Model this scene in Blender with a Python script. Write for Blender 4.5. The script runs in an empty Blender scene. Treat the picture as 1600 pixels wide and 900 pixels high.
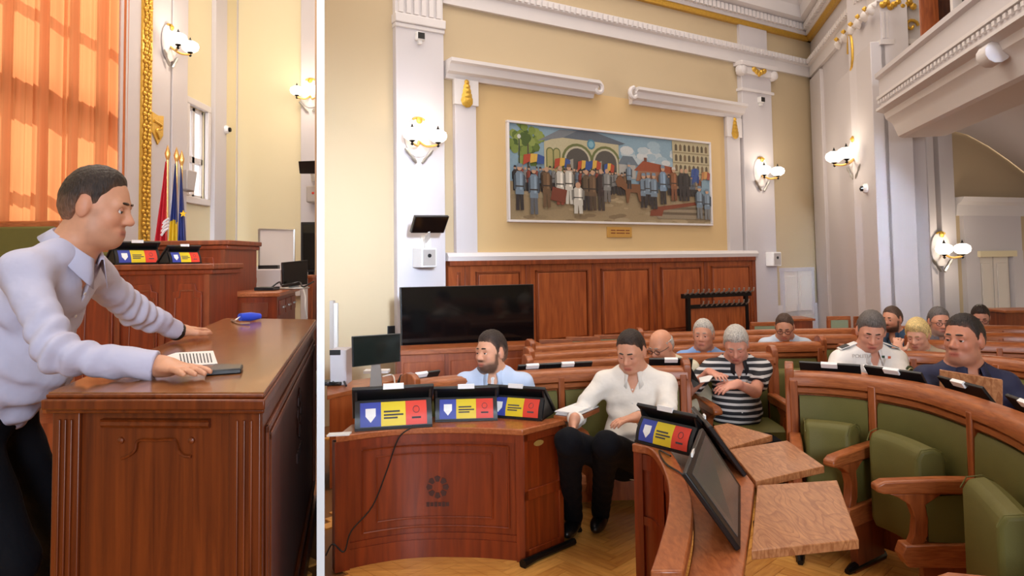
import bpy, bmesh, math, random
import numpy as np
from mathutils import Vector, Matrix
random.seed(7)
R = math.radians
sc = bpy.context.scene
C = sc.collection

# ---------------------------------------------------------------- camera, world, light, exposure
F = 1100.0                 # focal length in pixels of a 1600x900 frame
H = 1.70                   # eye height
PITCH, ROLL = R(2.93), R(0.8)
HORIZON = 405.0
PPY = HORIZON - F * math.tan(PITCH)
cam_d = bpy.data.cameras.new('camera')
cam = bpy.data.objects.new('camera', cam_d); C.objects.link(cam)
cam_d.sensor_fit = 'HORIZONTAL'; cam_d.sensor_width = 36.0
cam_d.lens = F / 1600 * 36.0
cam_d.shift_y = -(450.0 - PPY) / 1600.0
cam_d.clip_start = 0.05
RC = (Matrix.Rotation(math.pi / 2 + PITCH, 3, 'X') @ Matrix.Rotation(-ROLL, 3, 'Z'))
cam.matrix_world = Matrix.Translation((0, 0, H)) @ RC.to_4x4()
sc.camera = cam
sc.view_settings.view_transform = 'Standard'
sc.view_settings.look = 'None'
sc.view_settings.gamma = 1.0
sc.view_settings.exposure = 0.08
sc.view_settings.use_curve_mapping = False

w = bpy.data.worlds.new('sky'); sc.world = w; w.use_nodes = True
bgn = w.node_tree.nodes['Background']
bgn.inputs[0].default_value = (1.0, 0.93, 0.86, 1); bgn.inputs[1].default_value = 1.4

def area_light(name, loc, target, sx, sy, power, col):
    d = bpy.data.lights.new(name, 'AREA'); d.shape = 'RECTANGLE'; d.size = sx; d.size_y = sy
    d.energy = power; d.color = col
    o = bpy.data.objects.new(name, d); C.objects.link(o)
    o.location = loc
    o.rotation_euler = (Vector(target) - Vector(loc)).to_track_quat('-Z', 'Y').to_euler()
    return o
# unseen, assumed sources: tall windows behind the photographer (cool daylight) and laylights overhead (warm)
area_light('window_daylight', (1.2, -6.5, 3.6), (1.0, 8.5, 1.8), 2.6, 4.0, 640, (0.76, 0.87, 1.0))
area_light('laylight', (2.4, 5.2, 7.85), (2.4, 5.25, 0), 6.5, 8, 430, (1.0, 0.90, 0.78))
wl = area_light('wall_glow_fill', (3.2, -6.4, 4.6), (-1.75, 7.3, 2.0), 0.8, 1.6, 34, (0.66, 0.80, 1.0)); wl.data.spread = R(16)  # added narrow lamp, puts a bluish glow on the wall by the partition
wl = area_light('pier_glow_fill', (0.4, -6.4, 4.4), (4.52, 9.4, 1.9), 0.4, 1.6, 5, (0.62, 0.78, 1.0)); wl.data.spread = R(8)  # added narrow lamp for a faint bluish glow on the side wall
area_light('alcove_fill', (7.4, 7.6, 2.95), (7.4, 9.6, 1.2), 1.2, 0.6, 45, (1.0, 0.88, 0.74))  # unseen lamp added to brighten the alcove
area_light('laylight_left', (-2.9, 5.0, 7.85), (-2.9, 5.05, 0), 2.2, 7, 300, (1.0, 0.92, 0.82))
sd = bpy.data.lights.new('sun', 'SUN'); sd.energy = 5.0; sd.angle = R(1.5); sd.color = (1.0, 0.93, 0.82)
so_ = bpy.data.objects.new('sun', sd); C.objects.link(so_)
so_.rotation_euler = Vector((1.0, -0.25, -0.9)).to_track_quat('-Z', 'Y').to_euler()

def ray(px, py):
    return RC @ Vector(((px - 800.0) / F, -(py - PPY) / F, -1.0))
def P(px, py, Y):                       # point seen at a pixel at world depth Y
    d = ray(px, py); return Vector((0, 0, H)) + d * (Y / d.y)
def PZ(px, py, z):                      # point seen at a pixel at height z
    d = ray(px, py); return Vector((0, 0, H)) + d * ((z - H) / d.z)
def PX(px, py, x):
    d = ray(px, py); return Vector((0, 0, H)) + d * (x / d.x)
def lin(c):
    c = c / 255.0
    return c / 12.92 if c <= 0.04045 else ((c + 0.055) / 1.055) ** 2.4
def rgb(r, g, b): return (lin(r), lin(g), lin(b), 1.0)

# ---------------------------------------------------------------- materials
def newmat(name):
    m = bpy.data.materials.new(name); m.use_nodes = True
    nt = m.node_tree; b = nt.nodes['Principled BSDF']
    return m, nt, b
def mat(name, col, rough=0.55, metal=0.0, var=0.06, scale=6.0, bump=0.0, bscale=60.0, emis=None, estr=0.0, spec=0.5):
    m, nt, b = newmat(name)
    tc = nt.nodes.new('ShaderNodeTexCoord')
    n = nt.nodes.new('ShaderNodeTexNoise'); n.inputs['Scale'].default_value = scale; n.inputs['Detail'].default_value = 4
    nt.links.new(tc.outputs['Object'], n.inputs['Vector'])
    mx = nt.nodes.new('ShaderNodeMix'); mx.data_type = 'RGBA'
    mx.inputs[6].default_value = tuple(max(0, c * (1 - var)) for c in col[:3]) + (1,)
    mx.inputs[7].default_value = tuple(min(1, c * (1 + var)) for c in col[:3]) + (1,)
    nt.links.new(n.outputs['Fac'], mx.inputs[0]); nt.links.new(mx.outputs[2], b.inputs['Base Color'])
    b.inputs['Roughness'].default_value = rough; b.inputs['Metallic'].default_value = metal
    b.inputs['Specular IOR Level'].default_value = spec
    if bump:
        n2 = nt.nodes.new('ShaderNodeTexNoise'); n2.inputs['Scale'].default_value = bscale; n2.inputs['Detail'].default_value = 3
        nt.links.new(tc.outputs['Object'], n2.inputs['Vector'])
        bp = nt.nodes.new('ShaderNodeBump'); bp.inputs['Strength'].default_value = bump; bp.inputs['Distance'].default_value = 0.01
        nt.links.new(n2.outputs['Fac'], bp.inputs['Height']); nt.links.new(bp.outputs['Normal'], b.inputs['Normal'])
    if emis:
        b.inputs['Emission Color'].default_value = emis; b.inputs['Emission Strength'].default_value = estr
    return m
def wood(name, c1, c2, stretch=(14, 14, 1.2), rough=0.34, rings=0.0, rnd=0.0):
    m, nt, b = newmat(name)
    tc = nt.nodes.new('ShaderNodeTexCoord'); mp = nt.nodes.new('ShaderNodeMapping')
    mp.inputs['Scale'].default_value = stretch
    nt.links.new(tc.outputs['Object'], mp.inputs['Vector'])
    n = nt.nodes.new('ShaderNodeTexNoise'); n.inputs['Scale'].default_value = 2.2; n.inputs['Detail'].default_value = 6; n.inputs['Distortion'].default_value = 0.6
    nt.links.new(mp.outputs['Vector'], n.inputs['Vector'])
    fac = n.outputs['Fac']
    if rings:
        wv = nt.nodes.new('ShaderNodeTexNoise'); wv.inputs['Scale'].default_value = 1.0; wv.inputs['Detail'].default_value = 1.2
        mp2 = nt.nodes.new('ShaderNodeMapping'); mp2.inputs['Scale'].default_value = (7.0, 2.6, 2.0); mp2.inputs['Location'].default_value = (0.13, 0.61, 0); mp2.inputs['Rotation'].default_value = (0, 0, .12)
        nt.links.new(tc.outputs['Object'], mp2.inputs['Vector']); nt.links.new(mp2.outputs['Vector'], wv.inputs['Vector'])
        ml = nt.nodes.new('ShaderNodeMath'); ml.operation = 'MULTIPLY'; ml.inputs[1].default_value = rings; nt.links.new(wv.outputs['Fac'], ml.inputs[0])
        pw = nt.nodes.new('ShaderNodeMath'); pw.operation = 'FRACT'; nt.links.new(ml.outputs[0], pw.inputs[0])
        pw2 = nt.nodes.new('ShaderNodeMath'); pw2.operation = 'POWER'; pw2.inputs[1].default_value = 5.0; nt.links.new(pw.outputs[0], pw2.inputs[0]); pw = pw2
        ad = nt.nodes.new('ShaderNodeMath'); ad.operation = 'MULTIPLY_ADD'; ad.inputs[1].default_value = -0.38
        nt.links.new(pw.outputs[0], ad.inputs[0]); nt.links.new(fac, ad.inputs[2]); fac = ad.outputs[0]
    if rnd:
        oi = nt.nodes.new('ShaderNodeObjectInfo')
        ad = nt.nodes.new('ShaderNodeMath'); ad.operation = 'MULTIPLY_ADD'; ad.inputs[1].default_value = rnd
        nt.links.new(oi.outputs['Random'], ad.inputs[0]); nt.links.new(fac, ad.inputs[2]); fac = ad.outputs[0]
    cr = nt.nodes.new('ShaderNodeValToRGB')
    cr.color_ramp.elements[0].position = 0.30; cr.color_ramp.elements[0].color = c1
    cr.color_ramp.elements[1].position = 0.70 + rnd * 0.8; cr.color_ramp.elements[1].color = c2
    nt.links.new(fac, cr.inputs[0]); nt.links.new(cr.outputs[0], b.inputs['Base Color'])
    b.inputs['Roughness'].default_value = rough
    bp = nt.nodes.new('ShaderNodeBump'); bp.inputs['Strength'].default_value = 0.08; bp.inputs['Distance'].default_value = 0.004
    nt.links.new(fac, bp.inputs['Height']); nt.links.new(bp.outputs['Normal'], b.inputs['Normal'])
    return m
def attrmat(name, rough=0.5, bump=0.0, spec=0.4, sss=0.0):
    m, nt, b = newmat(name)
    a = nt.nodes.new('ShaderNodeVertexColor'); a.layer_name = 'Col'
    tc = nt.nodes.new('ShaderNodeTexCoord')
    n = nt.nodes.new('ShaderNodeTexNoise'); n.inputs['Scale'].default_value = 40; n.inputs['Detail'].default_value = 4
    nt.links.new(tc.outputs['Object'], n.inputs['Vector'])
    mr = nt.nodes.new('ShaderNodeMapRange'); mr.inputs[3].default_value = 0.88; mr.inputs[4].default_value = 1.1
    nt.links.new(n.outputs['Fac'], mr.inputs[0])
    mx = nt.nodes.new('ShaderNodeMix'); mx.data_type = 'RGBA'; mx.blend_type = 'MULTIPLY'; mx.inputs[0].default_value = 1.0
    nt.links.new(a.outputs['Color'], mx.inputs[6]); nt.links.new(mr.outputs[0], mx.inputs[7])
    nt.links.new(mx.outputs[2], b.inputs['Base Color'])
    b.inputs['Roughness'].default_value = rough; b.inputs['Specular IOR Level'].default_value = spec
    if sss:
        b.inputs['Subsurface Weight'].default_value = sss; b.inputs['Subsurface Radius'].default_value = (0.01, 0.004, 0.002)
    return m

M = {}
M['white_wall'] = mat('white_wall', rgb(201, 194, 195), 0.75, var=0.02, scale=1.2)
M['beige_wall'] = mat('beige_wall', rgb(192, 171, 138), 0.8, var=0.03, scale=1.0)
M['beige_panel'] = mat('beige_panel', rgb(206, 175, 126), 0.8, var=0.03, scale=1.0)
M['cream_wall'] = mat('cream_wall', rgb(224, 210, 174), 0.8, var=0.03, scale=1.0)
M['partition'] = mat('partition', (0.93, 0.93, 0.93, 1), 0.8, var=0.0)
M['plaster'] = mat('plaster', rgb(214, 207, 205), 0.7, var=0.02, scale=2)
M['gold'] = mat('gold', rgb(214, 170, 70), 0.35, metal=0.65, var=0.25, scale=40, bump=0.5, bscale=60)
M['shadow_gap'] = mat('shadow_gap', rgb(150, 120, 84), 0.9)
M['bench'] = wood('bench_wood', rgb(132, 66, 30), rgb(172, 98, 52), (6, 6, 60))
M['bench_v'] = wood('bench_wood_upright', rgb(120, 56, 23), rgb(170, 92, 46), (16, 16, 1.5))
M['panel'] = wood('panel_wood', rgb(134, 62, 27), rgb(172, 90, 43), (9, 9, 1.1), 0.42)
M['panel_dark'] = wood('panel_moulding_wood', rgb(104, 44, 18), rgb(140, 68, 31), (9, 9, 1.1), 0.42)
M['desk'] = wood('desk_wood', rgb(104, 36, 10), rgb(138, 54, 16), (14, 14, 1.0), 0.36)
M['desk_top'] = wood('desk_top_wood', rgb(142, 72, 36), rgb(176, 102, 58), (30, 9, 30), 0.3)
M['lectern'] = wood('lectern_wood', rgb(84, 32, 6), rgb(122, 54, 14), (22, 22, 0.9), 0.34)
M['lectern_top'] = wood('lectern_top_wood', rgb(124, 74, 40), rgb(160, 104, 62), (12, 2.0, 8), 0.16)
M['flap'] = wood('flap_wood', rgb(150, 90, 52), rgb(192, 132, 86), (34, 5, 20), 0.36, rings=16.0)
M['parquet'] = wood('parquet_wood', rgb(188, 116, 46), rgb(242, 178, 92), (3, 18, 5), 0.3, rnd=0.35)
M['joint'] = mat('floor_joint', rgb(120, 74, 30), 0.6)
M['green'] = mat('green_leather', rgb(98, 92, 46), 0.55, spec=0.25, var=0.10, scale=9, bump=0.12, bscale=240)
M['green_fade'] = mat('faded_green_fabric', rgb(132, 140, 112), 0.7, var=0.08)
M['black'] = mat('black_plastic', rgb(22, 21, 22), 0.4)
M['black_gloss'] = mat('black_glass', rgb(10, 10, 11), 0.08)
M['black_metal'] = mat('black_metal', rgb(30, 27, 26), 0.35, metal=0.6)
M['grey_screen'] = mat('grey_screen', rgb(84, 82, 80), 0.22)
M['silver'] = mat('silver', rgb(180, 178, 174), 0.3, metal=0.8)
M['grey_box'] = mat('grey_plastic', rgb(176, 166, 158), 0.5)
M['white_plastic'] = mat('white_plastic', rgb(228, 224, 220), 0.4)
M['door'] = mat('door_paint', rgb(218, 208, 198), 0.5, var=0.03)
M['brass'] = mat('brass', rgb(206, 160, 84), 0.35, metal=0.5)
M['paper'] = mat('paper', rgb(238, 236, 234), 0.8, var=0.02)
M['ink'] = mat('ink', rgb(70, 66, 70), 0.8)
M['blue'] = mat('card_blue', rgb(56, 70, 160), 0.5)
M['yellow'] = mat('card_yellow', rgb(224, 196, 30), 0.5)
M['red'] = mat('card_red', rgb(220, 62, 42), 0.5)
M['bulb'] = mat('lit_glass', rgb(255, 250, 240), 0.3, emis=(1.0, 0.93, 0.82, 1), estr=1.9)
M['emblem'] = mat('emblem_print', rgb(62, 22, 8), 0.5)
M['whiteboard'] = mat('whiteboard', rgb(218, 212, 206), 0.25, var=0.02)
M['glow'] = mat('lamp_reflection_spot', rgb(255, 255, 255), 0.3)

def translucent(name, col, t=0.65, fold_shade=False):
    m, nt, b = newmat(name); out = nt.nodes['Material Output']
    tr = nt.nodes.new('ShaderNodeBsdfTranslucent'); tr.inputs[0].default_value = col
    df = nt.nodes.new('ShaderNodeBsdfDiffuse'); df.inputs[0].default_value = col
    if fold_shade:
        tc = nt.nodes.new('ShaderNodeTexCoord'); mp = nt.nodes.new('ShaderNodeMapping'); mp.inputs['Scale'].default_value = (40, 40, 0.6)
        n = nt.nodes.new('ShaderNodeTexNoise'); n.inputs['Scale'].default_value = 1.0; n.inputs['Detail'].default_value = 3
        nt.links.new(tc.outputs['Object'], mp.inputs['Vector']); nt.links.new(mp.outputs['Vector'], n.inputs['Vector'])
        cr = nt.nodes.new('ShaderNodeValToRGB'); cr.color_ramp.elements[0].color = tuple(c*.8 for c in col[:3]) + (1,); cr.color_ramp.elements[1].color = tuple(min(1, c*1.15) for c in col[:3]) + (1,)  # light and shade of the folds put into the fabric colour as streaks
        nt.links.new(n.outputs['Fac'], cr.inputs[0]); nt.links.new(cr.outputs[0], tr.inputs[0]); nt.links.new(cr.outputs[0], df.inputs[0])
    mx = nt.nodes.new('ShaderNodeMixShader'); mx.inputs[0].default_value = t
    nt.links.new(df.outputs[0], mx.inputs[1]); nt.links.new(tr.outputs[0], mx.inputs[2]); nt.links.new(mx.outputs[0], out.inputs['Surface'])
    return m
M['curtain'] = translucent('curtain_fabric', rgb(232, 156, 104), 0.6, True)
M['bright_pane'] = translucent('bright_white_pane', rgb(240, 240, 244), 0.85)  # translucent white, added so the sun behind makes the pane look bright
M['flag_red'] = mat('flag_red', rgb(196, 32, 44), 0.6); M['flag_blue'] = mat('flag_blue', rgb(42, 52, 112), 0.6); M['flag_yellow'] = mat('flag_yellow', rgb(222, 180, 24), 0.6)
M['pen_blue'] = mat('blue_plastic', rgb(36, 70, 190), 0.3)

# ---------------------------------------------------------------- mesh helpers
class MB:
    def __init__(s): s.v = []; s.f = []
    def add(s, vs, fs):
        n = len(s.v); s.v += [Vector(v) for v in vs]; s.f += [tuple(i + n for i in f) for f in fs]; return s
    def box(s, a, b):
        x0, y0, z0 = a; x1, y1, z1 = b
        return s.add([(x0,y0,z0),(x1,y0,z0),(x1,y1,z0),(x0,y1,z0),(x0,y0,z1),(x1,y0,z1),(x1,y1,z1),(x0,y1,z1)],
              [(0,3,2,1),(4,5,6,7),(0,1,5,4),(1,2,6,5),(2,3,7,6),(3,0,4,7)])
    def obox(s, c, ax, ay, az):
        c = Vector(c); vs = []
        for k in (-1, 1):
            for (i, j) in ((-1,-1),(1,-1),(1,1),(-1,1)): vs.append(c + Vector(ax)*i + Vector(ay)*j + Vector(az)*k)
        return s.add(vs, [(0,3,2,1),(4,5,6,7),(0,1,5,4),(1,2,6,5),(2,3,7,6),(3,0,4,7)])
    def prism(s, poly, ext):
        n = len(poly); ext = Vector(ext); p = [Vector(q) for q in poly]
        return s.add(p + [q + ext for q in p], [tuple(range(n-1,-1,-1)), tuple(range(n,2*n))] + [(i,(i+1)%n,n+(i+1)%n,n+i) for i in range(n)])
    def poly(s, pts): return s.add(pts, [tuple(range(len(pts)))])
    def loft(s, rings, closed=True, caps=True):
        n = len(rings[0]); vs = [v for r in rings for v in r]; fs = []
        m = n if closed else n - 1
        for k in range(len(rings)-1):
            for i in range(m):
                j = (i+1) % n
                fs.append((k*n+i, k*n+j, (k+1)*n+j, (k+1)*n+i))
        if caps and closed:
            fs.append(tuple(range(n-1,-1,-1))); fs.append(tuple((len(rings)-1)*n+i for i in range(n)))
        return s.add(vs, fs)
    def tube(s, pts, r, n=8, up=None):
        pts = [Vector(p) for p in pts]
        rs = r if isinstance(r, (list, tuple)) else [r]*len(pts)
        rings = []; a = None
        for i, p in enumerate(pts):
            t = (pts[min(i+1,len(pts)-1)] - pts[max(i-1,0)])
            if t.length < 1e-9: t = Vector((0,0,1))
            t.normalize()
            if a is None:
                a = t.orthogonal().normalized()
            else:
                a = (a - t*a.dot(t)); a = a.normalized() if a.length > 1e-6 else t.orthogonal().normalized()
            b = t.cross(a)
            rings.append([p + (a*math.cos(2*math.pi*k/n) + b*math.sin(2*math.pi*k/n))*rs[i] for k in range(n)])
        return s.loft(rings)
    def lathe(s, prof, o, n=16, ax=(0,0,1), xa=None):
        o = Vector(o); ax = Vector(ax).normalized(); a = ax.orthogonal().normalized() if xa is None else Vector(xa); b = ax.cross(a)
        return s.loft([[o + ax*z + (a*math.cos(2*math.pi*k/n) + b*math.sin(2*math.pi*k/n))*max(r,1e-4) for k in range(n)] for r, z in prof])
    def sweep(s, path, prof, nrm):       # path: list of points; prof: (out, up) pairs; nrm: outward horizontal per path point
        return s.loft([[Vector(p) + Vector(nn)*a + Vector((0,0,b)) for a, b in prof] for p, nn in zip(path, nrm)])
    def build(s, name, m, parent=None, smooth=False, bevel=0.0, angle=40):
        if parent is not None: off = Vector(parent['_o']) if '_o' in parent else Vector((0,0,0))
        else:
            xs = [v.x for v in s.v]; ys = [v.y for v in s.v]; zs = [v.z for v in s.v]
            off = Vector(((min(xs)+max(xs))/2, (min(ys)+max(ys))/2, min(zs)))
        me = bpy.data.meshes.new(name)
        me.from_pydata([tuple(v - off) for v in s.v], [], s.f)
        bm = bmesh.new(); bm.from_mesh(me); bmesh.ops.recalc_face_normals(bm, faces=bm.faces); bm.to_mesh(me); bm.free()
        me.materials.append(M[m] if isinstance(m, str) else m)
        if smooth:
            me.shade_smooth(); me.set_sharp_from_angle(angle=R(angle))
        o = bpy.data.objects.new(name, me); C.objects.link(o)
        if parent is not None:
            o.parent = parent
            o['_o'] = tuple(off)
        else: o.location = off; o['_o'] = tuple(off)
        if bevel:
            bv = o.modifiers.new('edge', 'BEVEL'); bv.width = bevel; bv.segments = 2; bv.limit_method = 'ANGLE'
            me.shade_smooth()
            me.set_sharp_from_angle(angle=R(35))
        return o
def tag(o, label=None, cat=None, group=None, kind=None):
    if label: o['label'] = label
    if cat: o['category'] = cat
    if group: o['group'] = group
    if kind: o['kind'] = kind
    return o
def struct(o, label=None, cat=None): return tag(o, label, cat, None, 'structure')
def thing(name, label, cat, loc=(0,0,0), group=None, kind=None):
    o = bpy.data.objects.new(name, None); C.objects.link(o); o.empty_display_size = 0.1
    o.location = loc; o['_o'] = tuple(loc)
    return tag(o, label, cat, group, kind)
def dup(root, loc, rotz=0.0, label=None, group=None, scale=None):
    r = root.copy(); C.objects.link(r); r.location = loc; r.rotation_euler = (0,0,rotz)
    if scale: r.scale = scale
    if label: r['label'] = label
    if group: r['group'] = group
    for ch in list(root.children):
        c = ch.copy(); C.objects.link(c); c.parent = r
        for g in list(ch.children):
            d = g.copy(); C.objects.link(d); d.parent = c
    return r
def spline(pts, n=8):
    pts = [Vector(p) for p in pts]; out = []
    q = [pts[0]*2 - pts[1]] + pts + [pts[-1]*2 - pts[-2]]
    for i in range(1, len(q)-2):
        for k in range(n):
            t = k/n
            out.append(0.5*((2*q[i]) + (q[i+1]-q[i-1])*t + (2*q[i-1]-5*q[i]+4*q[i+1]-q[i+2])*t*t + (3*q[i]-q[i-1]-3*q[i+1]+q[i+2])*t**3))
    out.append(pts[-1]); return out
class Wall:                               # vertical plane through a and b (xy); n points to the room
    def __init__(s, a, b, toward=(0,0)):
        s.a = Vector((a[0], a[1], 0)); d = Vector((b[0]-a[0], b[1]-a[1], 0)); s.L = d.length; s.u = d.normalized()
        n = Vector((-s.u.y, s.u.x, 0))
        if (Vector((toward[0], toward[1], 0)) - s.a).dot(n) < 0: n = -n
        s.n = n
    def pt(s, t, z, d=0.0): return s.a + s.u*t + Vector((0,0,z)) + s.n*d
    def at(s, px, py):
        r = ray(px, py); o = Vector((0,0,H)); k = (s.a - o).dot(s.n) / r.dot(s.n); p = o + r*k
        return (p - s.a).dot(s.u), p.z
    def slab(s, mb, t0, t1, z0, z1, d0, d1):
        return mb.prism([s.pt(t0,z0,d0), s.pt(t1,z0,d0), s.pt(t1,z1,d0), s.pt(t0,z1,d0)], s.n*(d1-d0))
    def profile(s, mb, t0, t1, prof, z):  # moulding: prof of (out, up)
        return mb.loft([[s.pt(t, z+b, a) for a, b in prof] for t in (t0, t1)])
# ================================================================= the setting
# ---- right-hand hall: painting wall, side wall, alcove under the gallery
pl, pr = P(793, 265, 8.63), P(1105, 290, 10.51)
W1 = Wall(pl.xy, pr.xy, (1, 3))
def t1(px, py=300): return W1.at(px, py)[0]
def z1(px, py): return W1.at(px, py)[1]
TC = t1(1274, 300)
C0 = W1.pt(TC, 0)
W2 = Wall((C0.x, C0.y), (C0.x - 0.196, C0.y - 0.98), (0, 5))
def t2(px, py=300): return W2.at(px, py)[0]
def z2(px, py): return W2.at(px, py)[1]
a3, b3 = P(1436, 300, 9.1), P(1760, 300, 10.4)
W3 = Wall(a3.xy, b3.xy, (3, 3))
def t3(px, py=300): return W3.at(px, py)[0]
def z3(px, py): return W3.at(px, py)[1]
ZT = 8.0
TL = t1(503)

wb = MB(); W1.slab(wb, TL, TC + 0.1, -0.1, ZT, -0.25, 0)
struct(wb.build('wall_back', 'beige_wall'), 'tall beige plaster wall carrying the large painting', 'wall')
DZ1 = z1(1245, 419)
wr = MB(); W2.slab(wr, -0.1, t2(1386), -0.1, ZT, -0.3, 0)
struct(wr.build('wall_right', 'white_wall'), 'white plaster side wall beyond the painting wall corner', 'wall')
wa = MB(); W3.slab(wa, 0.0, W3.L + 1.5, -0.1, ZT, -0.25, 0)
struct(wa.build('wall_alcove', 'beige_wall'), 'beige end wall of the alcove under the gallery', 'wall')

def pil(name, W, ta, tb, z0, zt, d, m='white_wall', lab=None):
    mb = MB(); W.slab(mb, ta, tb, z0, zt, -0.05, d)
    return struct(mb.build(name, m, bevel=0.008), lab, 'pilaster')
# left pilaster with a fluted head
zc = z1(650, 44); zc2 = z1(650, 30)
p1 = thing('trim_1', 'wide white pilaster beside the painting with a fluted head', 'pilaster', W1.pt(t1(652), 0, 0), kind='structure')
mb = MB(); W1.slab(mb, t1(615), t1(690), 0, zc, -0.05, 0.09); mb.build('shaft', 'white_wall', p1, bevel=0.008)
mb = MB(); W1.slab(mb, t1(613), t1(691.5), zc, zc2, -0.05, 0.13); W1.slab(mb, t1(614), t1(691), zc - 0.05, zc, -0.05, 0.11); mb.build('necking', 'plaster', p1, bevel=0.01)
mb = MB(); W1.slab(mb, t1(615), t1(690), zc2, ZT, -0.05, 0.07)
for k in range(6):
    ta = t1(617) + (t1(688) - t1(617)) * k / 6
    W1.slab(mb, ta + 0.02, ta + 0.075, zc2 + 0.02, ZT, 0.05, 0.10)
mb.build('fluted_head', 'plaster', p1)
# pilaster right of the painting with a scrolled capital
p2 = thing('trim_2', 'white pilaster with gilded scroll capital right of the painting', 'pilaster', W1.pt(t1(1178), 0, 0), kind='structure')
ta, tb = t1(1157), t1(1203)
zc = z1(1175, 110)
mb = MB(); W1.slab(mb, ta, tb, 0, zc, -0.05, 0.09); mb.build('shaft', 'white_wall', p2, bevel=0.008)
mb = MB(); W1.slab(mb, ta - 0.03, tb + 0.03, z1(1175, 147), z1(1175, 143), -0.05, 0.12); mb.build('necking', 'plaster', p2)
mb = MB(); W1.slab(mb, ta - 0.08, tb + 0.08, zc + 0.0, zc + 0.07, -0.05, 0.17)
W1.slab(mb, ta - 0.02, tb + 0.02, zc - 0.12, zc, -0.05, 0.14); mb.build('abacus', 'plaster', p2, bevel=0.01)
for tt in (ta - 0.02, tb + 0.02):
    mb = MB(); mb.lathe([(0.03, 0), (0.085, 0), (0.09, 0.05), (0.07, 0.10), (0.03, 0.12)], W1.pt(tt, zc - 0.07, 0.06), 14, W1.n); mb.build('volute', 'plaster', p2, smooth=True)
mb = MB()
for k in range(5): mb.lathe([(0.01, 0), (0.05, 0.02), (0.03, 0.05)], W1.pt((ta + tb)/2 + (k - 2)*0.06, zc - 0.06 + 0.03*math.cos(k*1.6), 0.12), 8, W1.n)
mb.build('gilded_ornament', 'gold', p2, smooth=True)
mb = MB(); W1.slab(mb, ta + 0.03, tb - 0.02, zc + 0.07, ZT, -0.05, 0.05); mb.build('upper_shaft', 'white_wall', p2)
# corner strips
pil('trim_3', W2, t2(1276), t2(1293), 0, z2(1285, 108), 0.05, lab='narrow white corner strip where the two walls meet')
pil('trim_4', W2, t2(1327), t2(1350), 0, z2(1340, 110), 0.12, lab='white pier strip carrying the upper wall lamp')
pil('trim_5', W2, t2(1356), t2(1386), 0, z2(1365, 75), 0.12, lab='white pier strip with the small black wall camera')
# cornice bands on both walls
def cornice(name, W, ta, tb, zb, lab):
    o = thing(name, lab, 'cornice', W.pt((ta + tb)/2, zb, 0), kind='structure')
    mb = MB(); W.profile(mb, ta, tb, [(0, -0.28), (0.05, -0.28), (0.06, -0.12), (0.1, -0.1), (0.1, 0.0), (0, 0.0)], zb); mb.build('string_course', 'plaster', o)
    mb = MB(); n = int(abs(tb - ta) / 0.09)
    for k in range(n):
        t = ta + (tb - ta) * (k + 0.5) / n
        W.slab(mb, t - 0.026, t + 0.026, zb - 0.09, zb - 0.015, 0.08, 0.125)
    tag(mb.build('small_dentils', 'plaster', o), kind='stuff')
    mb = MB(); W.profile(mb, ta, tb, [(0, 0.34), (0.06, 0.34), (0.10, 0.38), (0.10, 0.40), (0, 0.40)], zb); mb.build('gilt_band', 'gold', o)
    mb = MB(); W.profile(mb, ta, tb, [(0, 0.40), (0.12, 0.40), (0.14, 0.56), (0.26, 0.60), (0.28, 0.78), (0.34, 0.86), (0.0, 0.86)], zb); mb.build('crown_moulding', 'plaster', o)
    mb = MB()
    for k in range(n):
        t = ta + (tb - ta) * (k + 0.5) / n
        W.slab(mb, t - 0.03, t + 0.03, zb + 0.45, zb + 0.55, 0.12, 0.19)
    tag(mb.build('dentils', 'plaster', o), kind='stuff')
ZB = z1(1268, 98)
cornice('trim_6', W1, t1(692), TC, ZB, 'white dentil cornice running above the painting')
cornice('trim_7', W2, 0, t2(1387), ZB, 'white and gilt cornice over the side wall piers')

# frontal pier carrying the gallery
q0 = W2.pt(t2(1386), 0); q1 = P(1449, 300, q0.y)
WP = Wall((q0.x, q0.y), (q1.x, q0.y), (2, 2))
pp = thing('trim_8', 'broad white pier under the gallery with gilded capital', 'pier', q0, kind='structure')
mb = MB(); WP.slab(mb, 0, WP.L, 0, ZT, -0.8, 0.0); mb.build('shaft', 'white_wall', pp)
zc = WP.at(1410, 62)[1]
mb = MB(); WP.slab(mb, -0.02, WP.L, zc - 0.06, zc, -0.1, 0.03); mb.build('necking', 'plaster', pp)
mb = MB()
for k in range(7): WP.slab(mb, 0.02 + k*0.045, 0.045 + k*0.045, zc + 0.02, zc + 0.34, -0.01, 0.02)
mb.build('fluting', 'plaster', pp)
mb = MB()
for k in range(9):
    mb.lathe([(0.01, 0), (0.045, 0.015), (0.02, 0.05)], WP.pt(0.03 + k*0.045, zc + 0.42 + 0.03*math.sin(k*2.1), 0.01), 8, WP.n)
mb.tube([WP.pt(0.36 + (.085 - .006*i)*math.cos(i*.55), zc + 0.16 + (.085 - .006*i)*math.sin(i*.55), 0.02) for i in range(13)], [.018]*13, 6)
mb.build('gilded_ornament', 'gold', pp, smooth=True)
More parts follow.
